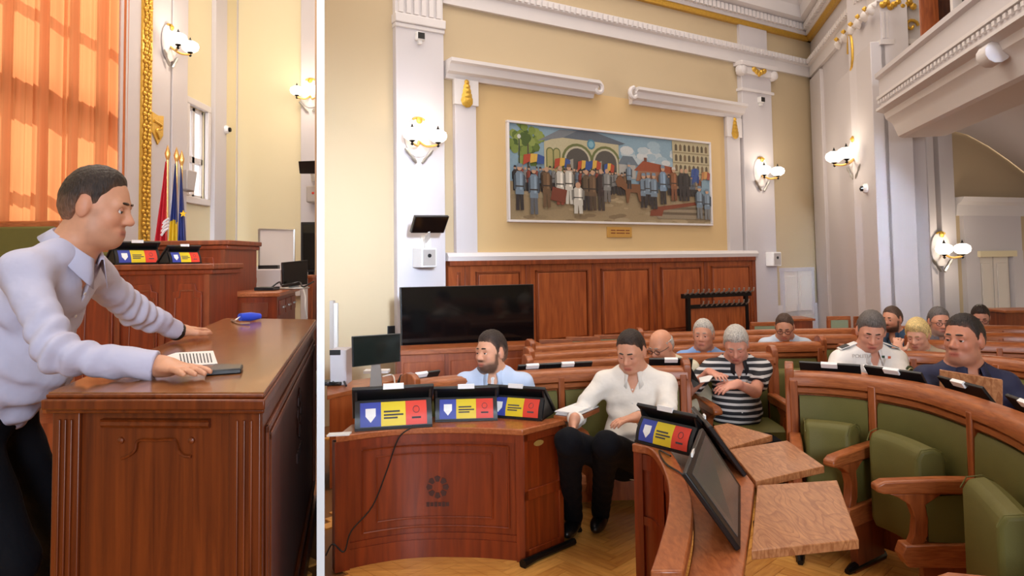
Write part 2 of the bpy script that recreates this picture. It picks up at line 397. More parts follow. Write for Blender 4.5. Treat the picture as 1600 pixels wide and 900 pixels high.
# gilded scrolls climbing the side wall pier head
so = thing('trim_9', 'gilded scrollwork and shell on the side wall pier head', 'ornament', W2.pt(t2(1345), z2(1345, 70), 0.1), kind='structure')
mb = MB()
for k in range(6):
    px = 1326 + k*11; py = 68 - k*11
    t, z = W2.at(px, py)
    mb.lathe([(0.01, 0), (0.08, 0.02), (0.05, 0.07), (0.01, 0.09)], W2.pt(t, z, 0.1), 9, W2.n)
    mb.lathe([(0.01, 0), (0.05, 0.02), (0.01, 0.06)], W2.pt(t + 0.1, z + 0.02, 0.1), 7, W2.n)
mb.build('scroll_band', 'plaster', so, smooth=True)
mb = MB()
for k in range(5):
    px = 1330 + k*12; py = 60 - k*12
    t, z = W2.at(px, py); mb.lathe([(0.01, 0), (0.035, 0.03), (0.01, 0.06)], W2.pt(t, z, 0.16), 7, W2.n)
t, z = W2.at(1347, 80)
mb.tube([W2.pt(t - 0.1*math.cos(a), z + 0.24*math.sin(a), 0.14) for a in [i*math.pi/6 for i in range(10)]], [0.02]*10, 6)
mb.build('gilded_shell', 'gold', so, smooth=True)

# gallery (balcony) front, soffit mouldings, window above it
tg0 = t2(1404); tg1 = tg0 + 6.0
zg0, zg1 = z2(1413, 160), z2(1410, 107)
zs = z2(1433, 200)
ga = thing('trim_10', 'white gallery parapet with stepped mouldings over the alcove', 'gallery', W2.pt(tg0, zs, 0), kind='structure')
mb = MB(); W2.profile(mb, tg0, tg1, [(-0.2, zg0), (0.16, zg0), (0.16, zg1 - 0.05), (0.20, zg1 - 0.03), (0.20, zg1 + 0.02), (-0.2, zg1 + 0.02)], 0); mb.build('parapet', 'white_wall', ga)
mb = MB(); W2.profile(mb, tg0, tg1, [(-0.2, zg0 + 0.10), (0.19, zg0 + 0.10), (0.19, zg0 + 0.13), (-0.2, zg0 + 0.13)], 0); mb.build('bead_rail', 'plaster', ga)
mb = MB(); n = 70
for k in range(n):
    t = tg0 + 6.0 * (k + 0.5) / n; W2.slab(mb, t - 0.022, t + 0.022, zg0 + 0.05, zg0 + 0.085, 0.15, 0.185)
tag(mb.build('small_dentils', 'plaster', ga), kind='stuff')
zm = (zg0 + zs) / 2
mb = MB(); W2.profile(mb, tg0, tg1, [(-0.5, zg0), (0.20, zg0), (0.20, zg0 - 0.03), (0.12, zg0 - 0.06), (0.10, zm + 0.05), (0.04, zm), (0.02, zm - 0.04), (-0.02, zs + 0.02), (-0.06, zs), (-0.5, zs)], 0); mb.build('beam_moulding', 'plaster', ga, smooth=True, angle=25)
for k in range(3):
    t = t2(1590) + k*1.6
    mb = MB(); mb.lathe([(0.02, 0), (0.09, 0.02), (0.09, 0.18), (0.02, 0.2)], W2.pt(t - 0.1, zg0 - 0.12, 0.12), 12, W2.u); mb.build('bracket', 'plaster', ga, smooth=True)
# window over the gallery
wz0, wz1 = zg1 + 0.02, zg1 + 1.6
tw0, tw1 = t2(1437, 40), t2(1437, 40) + 2.4
wo = thing('window_1', 'dark gallery window with brown wooden frame', 'window', W2.pt(tw0, wz0, 0), kind='structure')
mb = MB(); W2.slab(mb, tw0, tw1, wz0, wz1, -0.22, -0.18); mb.build('pane', 'black_gloss', wo)
mb = MB(); W2.slab(mb, tw0 - 0.05, tw0, wz0, wz1, -0.22, -0.02); W2.slab(mb, tw0, tw1, wz0, wz0 + 0.06, -0.22, -0.04); mb.build('window_frame', 'bench_v', wo)
for k in range(1, 4):
    mb = MB(); t = tw0 + 0.52*k; W2.slab(mb, t - 0.03, t + 0.03, wz0, wz1, -0.19, -0.1); mb.build('mullion', 'plaster', wo)
mb = MB(); W2.slab(mb, tg0 - 0.02, tg1, zg0, ZT, -0.6, -0.3); struct(mb.build('wall_gallery', 'white_wall'), 'wall above and behind the gallery', 'wall')

# alcove: vault, pilaster, door surround
arc = [(1478, 203), (1510, 211), (1543, 229), (1575, 251), (1602, 272), (1660, 330), (1720, 400)]
low = []
for px, py in arc:
    t, z = W3.at(px, py); low.append(W3.pt(t, z, 0.02))
upp = []
for k in range(len(arc)):
    t = t2(1449) + (tg1 - t2(1449)) * (k / (len(arc) - 1)) ** 1.3
    upp.append(W2.pt(t, zs + 0.02, -0.45))
rings = []
for k in range(7):
    q = k / 6; rings.append([a.lerp(b, q) + Vector((0, 0, 0.28*math.sin(math.pi*q))) for a, b in zip(low, upp)])
mb = MB(); mb.loft(rings, closed=False, caps=False); struct(mb.build('ceiling_vault', 'white_wall', smooth=True), 'pale plaster vault above the alcove', 'vault')
zt = z3(1462, 200)
pil('trim_11', W3, t3(1459), t3(1481), 0, zt, 0.10, lab='white alcove pilaster with a lit lamp, right of the gap')
pil('trim_12', W3, t3(1440), t3(1451), 0, zt, 0.10, lab='narrow white strip between the pier and the alcove lamp')
ds = thing('trim_13', 'white portal surround with entablature around the double door', 'surround', W3.pt(t3(1540), 0, 0), kind='structure')
zh, zd = z3(1545, 310), z3(1545, 392)
mb = MB(); W3.slab(mb, t3(1497), t3(1518), 0, zd, 0, 0.07); W3.slab(mb, t3(1570), t3(1586), 0, zd, 0, 0.07); mb.build('jamb', 'white_wall', ds)
mb = MB(); W3.slab(mb, t3(1497), t3(1586), zd, zh - 0.2, 0, 0.06); mb.build('over_panel', 'white_wall', ds)
mb = MB(); W3.profile(mb, t3(1486), t3(1640), [(0, -0.24), (0.06, -0.24), (0.08, -0.1), (0.14, -0.06), (0.18, 0.0), (0, 0.0)], zh); mb.build('entablature', 'plaster', ds)
mb = MB(); W3.slab(mb, t3(1515), t3(1572), zd - 0.08, zd, 0, 0.11); mb.build('lintel', 'cream_wall', ds)
def panel_door(name, W, ta, tb, z0, zt, lab, d=0.03):
    o = thing(name, lab, 'door', W.pt((ta + tb)/2, z0, 0), kind='structure')
    mid = (ta + tb) / 2
    for (a, b) in ((ta, mid - 0.008), (mid + 0.008, tb)):
        mb = MB(); W.slab(mb, a, b, z0, zt, 0, d)
        lf = mb.build('door_leaf', 'door', o)
        hh = zt - z0
        for (f0, f1) in ((0.06, 0.28), (0.33, 0.50), (0.55, 0.95)):
            mb = MB(); W.slab(mb, a + 0.05, b - 0.05, z0 + hh*f0, z0 + hh*f1, d, d + 0.015); mb.build('door_panel', 'door', lf, bevel=0.006)
    return o
panel_door('door_1', W3, t3(1519), t3(1566), 0, zd - 0.08, 'pale double door in the white portal under the gallery')
da, db = t1(1222, 450), t1(1266, 450)
panel_door('door_2', W1, da, db, 0, DZ1 - 0.05, 'pale panelled double door right of the coat rack')
mb = MB(); W1.slab(mb, da - 0.06, db + 0.06, DZ1 - 0.05, DZ1 + 0.01, 0, 0.05); W1.slab(mb, da - 0.05, da, 0, DZ1, 0, 0.05); W1.slab(mb, db, db + 0.05, 0, DZ1, 0, 0.05)
struct(mb.build('trim_14', 'white_wall'), 'slim pale frame around the panelled door', 'door frame')

# wainscot on the painting wall
wz = z1(695, 408); wzb = 0.25
wt = thing('trim_15', 'brown wooden wainscot panelling under the painting', 'wainscot', W1.pt(t1(930), 0, 0), kind='structure')
ta, tb = t1(695, 420), t1(1171, 420)
mb = MB(); W1.slab(mb, ta, tb, wzb, wz, 0, 0.09); mb.build('backing', 'panel', wt)
mb = MB(); W1.slab(mb, ta, tb, wz - 0.06, wz, 0.05, 0.13); mb.build('top_rail', 'panel_dark', wt, bevel=0.006)
edges = [697, 724, 818, 921, 1015, 1095, 1170]
edges = [t1(e, 420) for e in edges]
for k in range(len(edges) - 1):
    a, b = edges[k] + 0.04, edges[k+1] - 0.04
    mb = MB(); W1.slab(mb, edges[k+1] - 0.035, edges[k+1] + 0.035, wzb, wz - 0.06, 0.08, 0.105); mb.build('stile', 'panel_dark', wt, bevel=0.004)
    mb = MB(); W1.slab(mb, a + 0.10, b - 0.10, wzb + 0.45, wz - 0.16, 0.08, 0.112); pn = mb.build('panel', 'panel', wt, bevel=0.012)
    mb = MB()
    for (u0, u1, v0, v1) in ((a + .07, b - .07, wz - .15, wz - .13), (a + .07, b - .07, wzb + .42, wzb + .44), (a + .07, a + .09, wzb + .42, wz - .13), (b - .09, b - .07, wzb + .42, wz - .13)):
        W1.slab(mb, u0, u1, v0, v1, 0.08, 0.118)
    mb.build('moulding', 'panel_dark', pn)
mb = MB(); W1.profile(mb, t1(692), t1(1172), [(0, 0), (0.12, 0), (0.13, 0.05), (0.10, 0.09), (0, 0.1)], wz); struct(mb.build('trim_16', 'plaster'), 'white ledge on top of the wooden wainscot', 'ledge')
mb = MB(); W1.slab(mb, ta, t1(1300), 0.0, 0.9, 0.0, 0.03); struct(mb.build('baseboard_back', 'plaster'), 'white skirting below the wainscot', 'skirting')

# picture surround: posts, broken pediment, gilded drops, deeper panel colour
ps = thing('trim_17', 'white picture surround with broken scroll pediment', 'surround', W1.pt(t1(930), wz, 0), kind='structure')
zl = z1(725, 128)
mb = MB(); W1.slab(mb, t1(738), t1(1136), wz + 0.08, z1(725, 118), 0, 0.012); mb.build('inner_field', 'beige_panel', ps)
for (a, b) in ((708, 741), (1133, 1153)):
    mb = MB(); W1.slab(mb, t1(a), t1(b), wz + 0.08, zl, 0, 0.07); pst = mb.build('post', 'white_wall', ps, bevel=0.006)
    tm = (t1(a) + t1(b)) / 2; w2 = (t1(b) - t1(a)) / 2
    mb = MB(); W1.slab(mb, tm - w2*1.15, tm + w2*1.15, zl - 0.30, zl, 0.05, 0.10); mb.build('block', 'plaster', pst, bevel=0.006)
    mb = MB()
    for k in range(5): mb.lathe([(0.01, 0), (0.035 + 0.012*k, 0.015), (0.01, 0.04)], W1.pt(tm, zl - 0.03 - 0.055*k, 0.09), 9, W1.n)
    mb.build('gilded_drop', 'gold', pst, smooth=True)
prof = [(0, 0), (0.07, 0), (0.09, 0.05), (0.15, 0.07), (0.18, 0.15), (0.22, 0.17), (0.22, 0.21), (0, 0.21)]
for (a, b, sx) in ((694, 925, 1), (985, 1155, -1)):
    mb = MB(); W1.profile(mb, t1(a), t1(b), prof, zl); mb.build('cornice_arm', 'plaster', ps, smooth=True, angle=20)
    te = t1(b) if sx == 1 else t1(a)
    mb = MB(); mb.tube([W1.pt(te + sx*(0.02 + r_*math.sin(q)), zl + 0.12 + r_*math.cos(q) - 0.0, 0.14) for q, r_ in [(i*0.5, 0.09 - i*0.006) for i in range(13)]], [0.032]*13, 7)
    mb.build('scroll', 'plaster', ps, smooth=True)

# ---- floor, planks
def floor_field(name, lab, poly, z, near, x0, x1, y0, y1, base_mat='joint', ang=45, inside=None):
    x0n, x1n, y0n, y1n = near
    mb = MB(); mb.prism([(x, y, z - 0.16) for x, y in poly], (0, 0, 0.15))
    fl = struct(mb.build(name, base_mat), lab, 'floor')
    fl['_o'] = tuple(fl.location)
    pm = MB(); l, wd, hh = 0.42, 0.084, 0.012
    pm.box((-l/2 + .0012, -wd/2 + .0012, -hh), (l/2 - .0012, wd/2 - .0012, 0.0))
    me = None; n = 0; rest = MB()
    ca, sa = math.cos(R(ang)), math.sin(R(ang))
    k = int(l / wd)
    for i in range(-110, 130):
        for j in range(-40, 40):
            for o_ in (0, 1):
                # herringbone in a unit grid of plank widths
                bx = (i*wd + 2*j*l*0.5, i*wd - 2*j*l*0.5)
                cx, cy = bx
                if o_ == 0: ccx, ccy, rot = cx + l/2, cy + wd/2, 0.0
                else: ccx, ccy, rot = cx + wd/2, cy + wd + l/2, math.pi/2
                X = x0 + 1.0 + ccx*ca - ccy*sa; Y = y0 + 0.5 + ccx*sa + ccy*ca
                if not (x0 < X < x1 and y0 < Y < y1): continue
                if not inside(X, Y): continue
                if n < 290 and x0n < X < x1n and y0n < Y < y1n:
                    if me is None:
                        o = pm.build('plank', 'parquet', fl); me = o.data
                        me.transform(Matrix.Translation(Vector(fl['_o'])))
                    else:
                        o = bpy.data.objects.new('plank', me); C.objects.link(o); o.parent = fl
                    o.location = (X - fl['_o'][0], Y - fl['_o'][1], z - fl['_o'][2]); o.rotation_euler = (0, 0, rot + R(ang)); n += 1
                else:
                    r_ = rot + R(ang); u_ = Vector((math.cos(r_), math.sin(r_), 0)); v_ = Vector((-u_.y, u_.x, 0))
                    rest.obox((X, Y, z - hh/2), u_*(l/2 - .0012), v_*(wd/2 - .0012), (0, 0, hh/2))
    tag(rest.build('far_planks', 'parquet', fl), kind='stuff')
    return fl, n
fl_r, nr = floor_field('floor', 'honey coloured herringbone parquet floor of the hall', [(-0.62, 2.0), (9, 2.0), (9, 13.5), (-3.75, 13.5)], 0.0,
                  (-0.1, 2.2, 2.6, 5.2), -3.4, 7.0, 2.3, 11.0, inside=lambda X, Y: X > -0.272*Y + 0.19 and W1.n.dot(Vector((X, Y, 0)) - W1.a) > 0.25 and W2.n.dot(Vector((X, Y, 0)) - W2.a) > 0.2)
# ---- partition between the two rooms, seen end-on
ps0 = P(495, 450, 2.3); ps1 = P(507, 450, 2.3)
dv = Vector((ray(501, 450).x, ray(501, 450).y, 0)).normalized()
mb = MB(); e0, e1 = Vector((ps0.x, ps0.y, -0.2)), Vector((ps1.x, ps1.y, -0.2))
mb.prism([e0, e1, e1 + dv*9.0, e0 + dv*9.0], (0, 0, 6.0))
struct(mb.build('wall_partition', 'partition'), 'thin white partition wall between the two rooms', 'wall')

# ---- left-hand room: side wall with curtained window, back wall
ZL = 0.30                                  # its floor lies one step higher
XW = -4.15
L1 = Wall((XW, 2.0), (XW, 10.6), (0, 5))
def tl(px, py=300): return PX(px, py, XW).y - 2.0
def zl1(px, py): return PX(px, py, XW).z
def tp_(px, py=300): return PX(px, py, XW + .1).y - 2.0
def zp_(px, py): return PX(px, py, XW + .1).z
mb = MB(); YB = 10.6
cu0, cu1 = tl(-70), tl(181)                # curtained window opening
wi0, wi1 = tl(291, 230), tl(320, 230); wiz0, wiz1 = zl1(321, 312), zl1(321, 176)
zcur = zl1(100, 350)
L1.slab(mb, 0, cu0, -0.1, 16.0, -0.09, 0); L1.slab(mb, cu0, cu1, -0.1, zcur, -0.09, 0); L1.slab(mb, cu0, cu1, 6.2, 16.0, -0.09, 0)
L1.slab(mb, cu1, wi0, -0.1, 16.0, -0.09, 0); L1.slab(mb, wi0, wi1, -0.1, wiz0, -0.09, 0); L1.slab(mb, wi0, wi1, wiz1, 16.0, -0.09, 0); L1.slab(mb, wi1, 8.7, -0.1, 16.0, -0.09, 0)
struct(mb.build('wall_left', 'cream_wall'), 'cream side wall with the curtained window', 'wall')
L3 = Wall((XW, YB), (-1.0, YB), (0, 0))
def t3l(px, py=300): return P(px, py, YB).x - XW
mb = MB(); L3.slab(mb, -0.3, 1.75, -0.1, ZT, -0.3, 0); struct(mb.build('wall_left_back', 'cream_wall'), 'cream end wall behind the whiteboard', 'wall')
pil('trim_18', L1, tp_(186), tp_(265), 0, ZT, 0.10, lab='white pier beside the orange curtain')
pil('trim_19', L1, tp_(268), tp_(292), 0, ZT, 0.10, lab='white pier strip behind the flags')
pil('trim_20', L1, tp_(340), tp_(358), 0, ZT, 0.06, lab='white corner pier with the small black camera')
pil('trim_21', L3, t3l(364), t3l(371), 0, ZT, 0.05, lab='narrow white strip in the room corner')
pil('trim_22', L3, t3l(472), t3l(540), 0, ZT, 0.08, lab='white pier with wall lamp and hanging screen at the partition')
# gilded moulding band
mb = MB(); ta, tb = tp_(217), tp_(233); nz = 90
L1.slab(mb, ta, tb, ZL, 6.5, 0.09, 0.12)
for k in range(nz):
    z = 1.6 + k*0.045
    for q in (0.3, 0.7):
        mb.lathe([(0.01, 0), (0.03, 0.012), (0.01, 0.03)], L1.pt(ta + (tb - ta)*(q + 0.08*math.sin(k*2.4)), z, 0.115), 6, L1.n)
struct(mb.build('trim_23', 'gold'), 'tall gilded moulding band on the white pier', 'moulding')
# curtained window frame (glazing bars) behind the curtain
wf = thing('window_2', 'tall window with glazing bars behind the orange curtain', 'window', L1.pt((cu0+cu1)/2, zcur, -0.2), kind='structure')
mb = MB()
for k in range(6):
    t = cu0 + (cu1 - cu0)*k/5; L1.slab(mb, t - 0.05, t + 0.05, zcur, 6.2, -0.085, -0.03)
for z in (1.95, 2.35, 3.05, 3.15, 3.95, 4.7, 5.4): L1.slab(mb, cu0, cu1, z, z + (0.30 if z == 3.05 else 0.06), -0.085, -0.03)
mb.build('window_frame', 'white_wall', wf)
# bright small window
wf = thing('window_3', 'white framed window standing bright behind the flags', 'window', L1.pt((wi0+wi1)/2, wiz0, -0.2), kind='structure')
mb = MB()
for t in (wi0, (wi0 + wi1)/2, wi1): L1.slab(mb, t - 0.035, t + 0.035, wiz0, wiz1, -0.08, -0.03)
for q in (0, 0.42, 1.0): L1.slab(mb, wi0, wi1, wiz0 + (wiz1 - wiz0)*q - 0.04, wiz0 + (wiz1 - wiz0)*q + 0.04, -0.08, -0.03)
mb.build('sash', 'plaster', wf)
for (ta, tb) in ((wi0 + .03, (wi0 + wi1)/2 - .03), ((wi0 + wi1)/2 + .03, wi1 - .03)):
    mb = MB(); L1.slab(mb, ta, tb, wiz0 + .03, wiz1 - .03, -.062, -.056); mb.build('pane', 'bright_pane', wf)
mb = MB(); e = 0.09
for (a, b, c, d) in ((wi0 - e, wi1 + e, wiz1, wiz1 + e), (wi0 - e, wi1 + e, wiz0 - e, wiz0), (wi0 - e, wi0, wiz0, wiz1), (wi1, wi1 + e, wiz0, wiz1)): L1.slab(mb, a, b, c, d, -0.02, 0.05)
mb.build('window_frame', 'plaster', wf, bevel=0.01)
# floor and platform of the left room
fl_l, nl = floor_field('floor_left', 'honey coloured herringbone parquet floor of the left room', [(-5.5, 1.2), (-0.36, 1.2), (-3.0, 11.2), (-5.5, 11.2)], ZL,
                  (-3.2, -0.6, 2.9, 4.3), -4.0, -0.5, 1.5, 4.7, inside=lambda X, Y: X < -0.272*Y - 0.19)
mb = MB(); mb.prism([(XW, 4.75, ZL - 0.05), (-1.42, 4.75, ZL - 0.05), (-2.95, 10.55, ZL - 0.05), (XW, 10.55, ZL - 0.05)], (0, 0, 0.40))
struct(mb.build('floor_platform', 'panel_dark'), 'raised wooden platform carrying the officials desks', 'platform')
mb = MB(); L3.slab(mb, t3l(372), t3l(472), ZL + 0.9, zl1(360, 417), 0, 0.08); struct(mb.build('baseboard_left', 'plaster'), 'white skirting ledge along the end wall', 'skirting')
mb = MB(); mb.box((-5.6, -7.2, ZT), (10.2, 14, ZT + .2)); struct(mb.build('ceiling', 'white_wall'), 'high pale ceiling over both rooms', 'ceiling')
mb = MB(); mb.box((-5.6, -7.3, -.2), (10.2, -7.1, ZT)); struct(mb.build('wall_rear', 'cream_wall'), 'cream wall behind the photographer', 'wall')
mb = MB(); mb.box((10.0, -7.2, -.2), (10.2, 14, ZT)); struct(mb.build('wall_far_right', 'cream_wall'), 'cream wall beyond the gallery', 'wall')
mb = MB(); mb.box((-5.6, -7.2, -.2), (-5.5, 2.05, ZT)); mb.box((-5.6, 1.95, -.2), (XW, 2.05, ZT)); struct(mb.build('wall_left_rear', 'cream_wall'), 'cream wall left of the photographer', 'wall')
mb = MB(); mb.box((-5.5, -7.1, -.2), (10.0, 2.3, -.012)); struct(mb.build('floor_rear', 'joint'), 'parquet floor around the photographer', 'floor')
# ================================================================= furniture of the hall
def tablet_proto(w=0.36):
    """black reclined conference screen with a tricolour card behind it; audience side is -y"""
    o = thing('conference_tablet', 'x', 'tablet')
    h = w/2
    mb = MB(); a0 = Vector((0, 0.13, 0.015)); a1 = Vector((0, -0.055, 0.178)); n = (a1 - a0).cross(Vector((1, 0, 0))).normalized()
    c = (a0 + a1)/2
    mb.obox(c, (h, 0, 0), (a1 - a0)/2, n*0.009); sp = mb.build('screen_panel', 'black', o, bevel=0.004)
    n2 = n if n.y > 0 else -n
    mb = MB(); mb.obox(c + n2*0.0095, (h - 0.02, 0, 0), (a1 - a0)/2*0.88, n2*0.001); mb.build('screen_glass', 'grey_screen', sp)
    mb = MB(); mb.obox(a1 + Vector((0.0, 0, 0.003)), (0.045, 0, 0), (0, 0.006, 0), (0, 0, 0.012)); mb.build('paper_tag', 'paper', sp)
    # wedge stand
    mb = MB()
    for x in (-h + 0.012, h - 0.022):
        mb.prism([(x, 0.12, 0.0), (x, -0.05, 0.168), (x, -0.03, 0.10), (x, -0.075, 0.0)], (0.01, 0, 0))
    mb.box((-h + .012, -0.09, 0.0), (h - .012, 0.13, 0.010)); mb.build('stand', 'black', o)
    # curved card in three fields
    def cp(x, q):   # q 0 bottom .. 1 top
        return Vector((x, -0.088 + 0.050*q + 0.012*math.sin(math.pi*q)*-1, 0.008 + 0.112*q))
    mb = MB(); N = 6
    rows_ = [[cp(x, q/N) + Vector((0, 0.004, 0)) for q in range(N+1)] for x in (-h + 0.012, h - 0.012)]
    mb.loft(rows_, closed=False, caps=False); card = mb.build('card_holder', 'black', o, smooth=True)
    xs = [-h + 0.035, -h + 0.035 + (w - 0.07)*0.31, -h + 0.035 + (w - 0.07)*0.68, h - 0.035]
    for k, m in enumerate(('blue', 'yellow', 'red')):
        mb = MB(); mb.loft([[cp(x, 0.06 + 0.86*q/N) for q in range(N+1)] for x in (xs[k], xs[k+1])], closed=False, caps=False); mb.build(m + '_field', m, card, smooth=True)
    def flat(pts, nm, m):     # print laid on the card, pts in (x, q)
        mb = MB(); mb.poly([cp(x, q) + Vector((0, -0.0012, 0)) for x, q in pts]); mb.build(nm, m, card)
    cx = (xs[0] + xs[1])/2
    flat([(cx - .022, .72), (cx + .022, .72), (cx + .022, .45), (cx, .22), (cx - .022, .45)], 'shield', 'paper')
    for k, (q, l) in enumerate(((.62, .07), (.5, .085), (.39, .06))):
        flat([(xs[1] + .012, q), (xs[1] + .012 + l*w/0.36, q), (xs[1] + .012 + l*w/0.36, q - .06), (xs[1] + .012, q - .06)], 'lettering', 'ink')
    rx = (xs[2] + xs[3])/2
    flat([(rx - .02, .36), (rx + .02, .36), (rx + .02, .29), (rx - .02, .29)], 'lettering', 'ink')
    mb = MB(); mb.tube([cp(rx + .014*math.cos(a), .62 + .12*math.sin(a)) + Vector((0, -.001, 0)) for a in [i*math.pi/5 for i in range(11)]], .0014, 4); mb.build('round_mark', 'ink', card)
    return o
TAB = tablet_proto()
tab_used = [False]
def put_tablet(loc, rotz, label, group, scale=1.0):
    if not tab_used[0]:
        tab_used[0] = True; o = TAB; o.location = loc; o.rotation_euler = (0, 0, rotz); tag(o, label, 'tablet', group)
    else: o = dup(TAB, loc, rotz, label, group)
    o.scale = (scale,)*3
    return o
def aim(loc, az): return az

# ---- round council desk with curved front (foreground, left)
ZA = 0.74
fr = [PZ(523, 681, ZA), PZ(590, 672.5, ZA), PZ(655, 667.5, ZA), PZ(740, 667, ZA), PZ(818, 670, ZA)]
front = spline(fr, 6)
def frames(path):
    out = []
    for i, p in enumerate(path):
        t = (path[min(i+1, len(path)-1)] - path[max(i-1, 0)]); t.z = 0; t.normalize()
        out.append((t, Vector((t.y, -t.x, 0))))     # tangent, outward to the right of travel (towards camera when travelling +x)
    return out
da_ = thing('council_desk', 'dark wooden council desk with curved panelled front and round print', 'desk', (fr[2].x, fr[2].y, 0))
fm = frames(front)
sr = PZ(879, 655, ZA)                        # far corner of the right-hand side
back = [p + Vector((0.03, 0.27, 0)) for p in front[:-5]] + [sr]
mb = MB(); top = [p + n*0.02 for p, (t, n) in zip(front, fm)] + [sr + Vector((0.02, 0, 0))] + list(reversed(back))
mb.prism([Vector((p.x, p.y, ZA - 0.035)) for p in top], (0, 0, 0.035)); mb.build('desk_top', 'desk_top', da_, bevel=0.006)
def fpt(i, z, off): return Vector((front[i].x, front[i].y, z)) + fm[i][1]*off
NF = len(front)
mb = MB(); mb.loft([[fpt(i, 0, -.03), fpt(i, ZA - .036, -.03), fpt(i, ZA - .036, -.05), fpt(i, 0, -.05)] for i in range(NF)]); mb.build('front_panel', 'desk', da_, smooth=True)
for z0, z1_, off in ((0.0, 0.10, -.012), (ZA - .085, ZA - .036, -.008), (0.10, 0.135, -.02)):
    mb = MB(); mb.loft([[fpt(i, z0, off), fpt(i, z1_, off), fpt(i, z1_, -.04), fpt(i, z0, -.04)] for i in range(NF)]); mb.build('rail', 'desk', da_, smooth=True)
for i0, i1 in ((0, 2), (NF - 2, NF - 1)):
    mb = MB(); mb.loft([[fpt(i, 0, .004), fpt(i, ZA - .036, .004), fpt(i, ZA - .036, -.06), fpt(i, 0, -.06)] for i in range(i0, i1 + 1)]); mb.build('end_stile', 'desk', da_)
# raised moulding frames on the curved front
def fcurve(a, b, z, off=-.024): return [fpt(i, z, off) for i in range(a, b + 1)]
mo = MB()
for (a, b, z0, z1_, r_) in ((4, NF - 3, 0.17, 0.63, .006), (6, NF - 5, 0.22, 0.585, .005)):
    mo.tube(fcurve(a, b, z0), r_, 6); mo.tube(fcurve(a, b, z1_), r_, 6); mo.tube([fpt(a, z0, -.024), fpt(a, z1_, -.024)], r_, 6); mo.tube([fpt(b, z0, -.024), fpt(b, z1_, -.024)], r_, 6)
mo.build('moulding', 'desk', da_, smooth=True)
ci = NF//2 + 2
cc = fpt(ci, 0.39, -.028); tt, nn = fm[ci]
em = None
for k in range(8):
    a = k*math.pi/4; mb = MB(); q = []
    for (rr, da2) in ((.032, -.28), (.060, -.30), (.066, 0), (.060, .30), (.032, .28)):
        q.append(cc + tt*rr*math.cos(a + da2) + Vector((0, 0, 1))*rr*math.sin(a + da2) + nn*.001)
    mb.prism(q, nn*.002); mb.build('emblem_petal', 'emblem', da_)
for k in range(6):
    mb = MB(); c_ = cc + tt*(-.056 + k*.0225) + Vector((0, 0, -.098)); mb.obox(c_, tt*.009, nn*.002, (0, 0, .011 if k % 2 else .013)); mb.build('emblem_letter', 'emblem', da_)
# right-hand side
sa_ = front[-1]; sv = Vector((sr.x - sa_.x, sr.y - sa_.y, 0)); sl = sv.length; su = sv.normalized(); sn = Vector((su.y, -su.x, 0))
def spt(q, z, off): return Vector((sa_.x, sa_.y, z)) + su*q + sn*off
def sslab(mb, q0, q1, z0, z1_, d0, d1): return mb.prism([spt(q0, z0, d0), spt(q1, z0, d0), spt(q1, z1_, d0), spt(q0, z1_, d0)], sn*(d1 - d0))
mb = MB(); sslab(mb, 0, sl, 0, ZA - .036, -.04, -.012); mb.build('side_panel', 'desk', da_)
mb = MB(); sslab(mb, 0, .035, 0, ZA - .036, -.03, 0); sslab(mb, sl - .04, sl, 0, ZA - .036, -.03, 0); sslab(mb, 0, sl, .33, .39, -.03, 0); sslab(mb, 0, sl, 0, .06, -.03, 0); sslab(mb, 0, sl, ZA - .08, ZA - .036, -.03, 0); mb.build('side_frame', 'desk', da_, bevel=.004)
mb = MB(); mb.loft([[spt(sl*.36, ZA - .10, .001) + su*.04*math.cos(a) + Vector((0, 0, .016*math.sin(a))) + sn*d for a in [i*math.pi/6 for i in range(12)]] for d in (0, .004)]); mb.build('oval_tag', 'brass', da_)
mb = MB(); mb.tube([spt(-.06, .02, .04), spt(.05, .02, .03), spt(sl + .05, .02, .03)], [.026, .02, .02], 8); mb.build('floor_foot', 'black_metal', da_, smooth=True)
mb = MB(); mb.obox((front[0].x + .02, front[0].y + .02, ZA + .004), (.06, .01, 0), (0, .03, 0), (0, 0, .004)); tag(mb.build('folded_note', 'paper'), 'white paper strip on the corner of the curved desk', 'paper')
g = 'conference tablets on the curved desk'
for (px, py, rot, sc_, lab) in ((612, 667, R(12), 1.30, 'leftmost tricolour-backed black tablet on the curved council desk'),
                         (728, 656, R(4), 1.10, 'middle tricolour-backed black tablet on the curved council desk'),
                         (812, 653, R(-22), 1.05, 'rightmost tricolour-backed black tablet on the curved council desk, turned away')):
    p = PZ(px, py, ZA); put_tablet((p.x, p.y + .05, ZA + .002), rot, lab, g, sc_)
# cable hanging down the front of the curved desk
cp_ = [fpt(NF//2 - 1, ZA + .03, -.05), fpt(11, ZA + .008, .02), fpt(9, ZA - .05, .03), fpt(7, .50, .03), fpt(5, .33, .03), fpt(2, .22, .035), fpt(1, .12, .04), P(520, 850, front[0].y - .02), P(509, 868, front[0].y - .02)]
mb = MB(); mb.tube(spline(cp_, 6), .0045, 6); tag(mb.build('black_cable', 'black', smooth=True), 'black cable hanging down the curved desk front', 'cable')

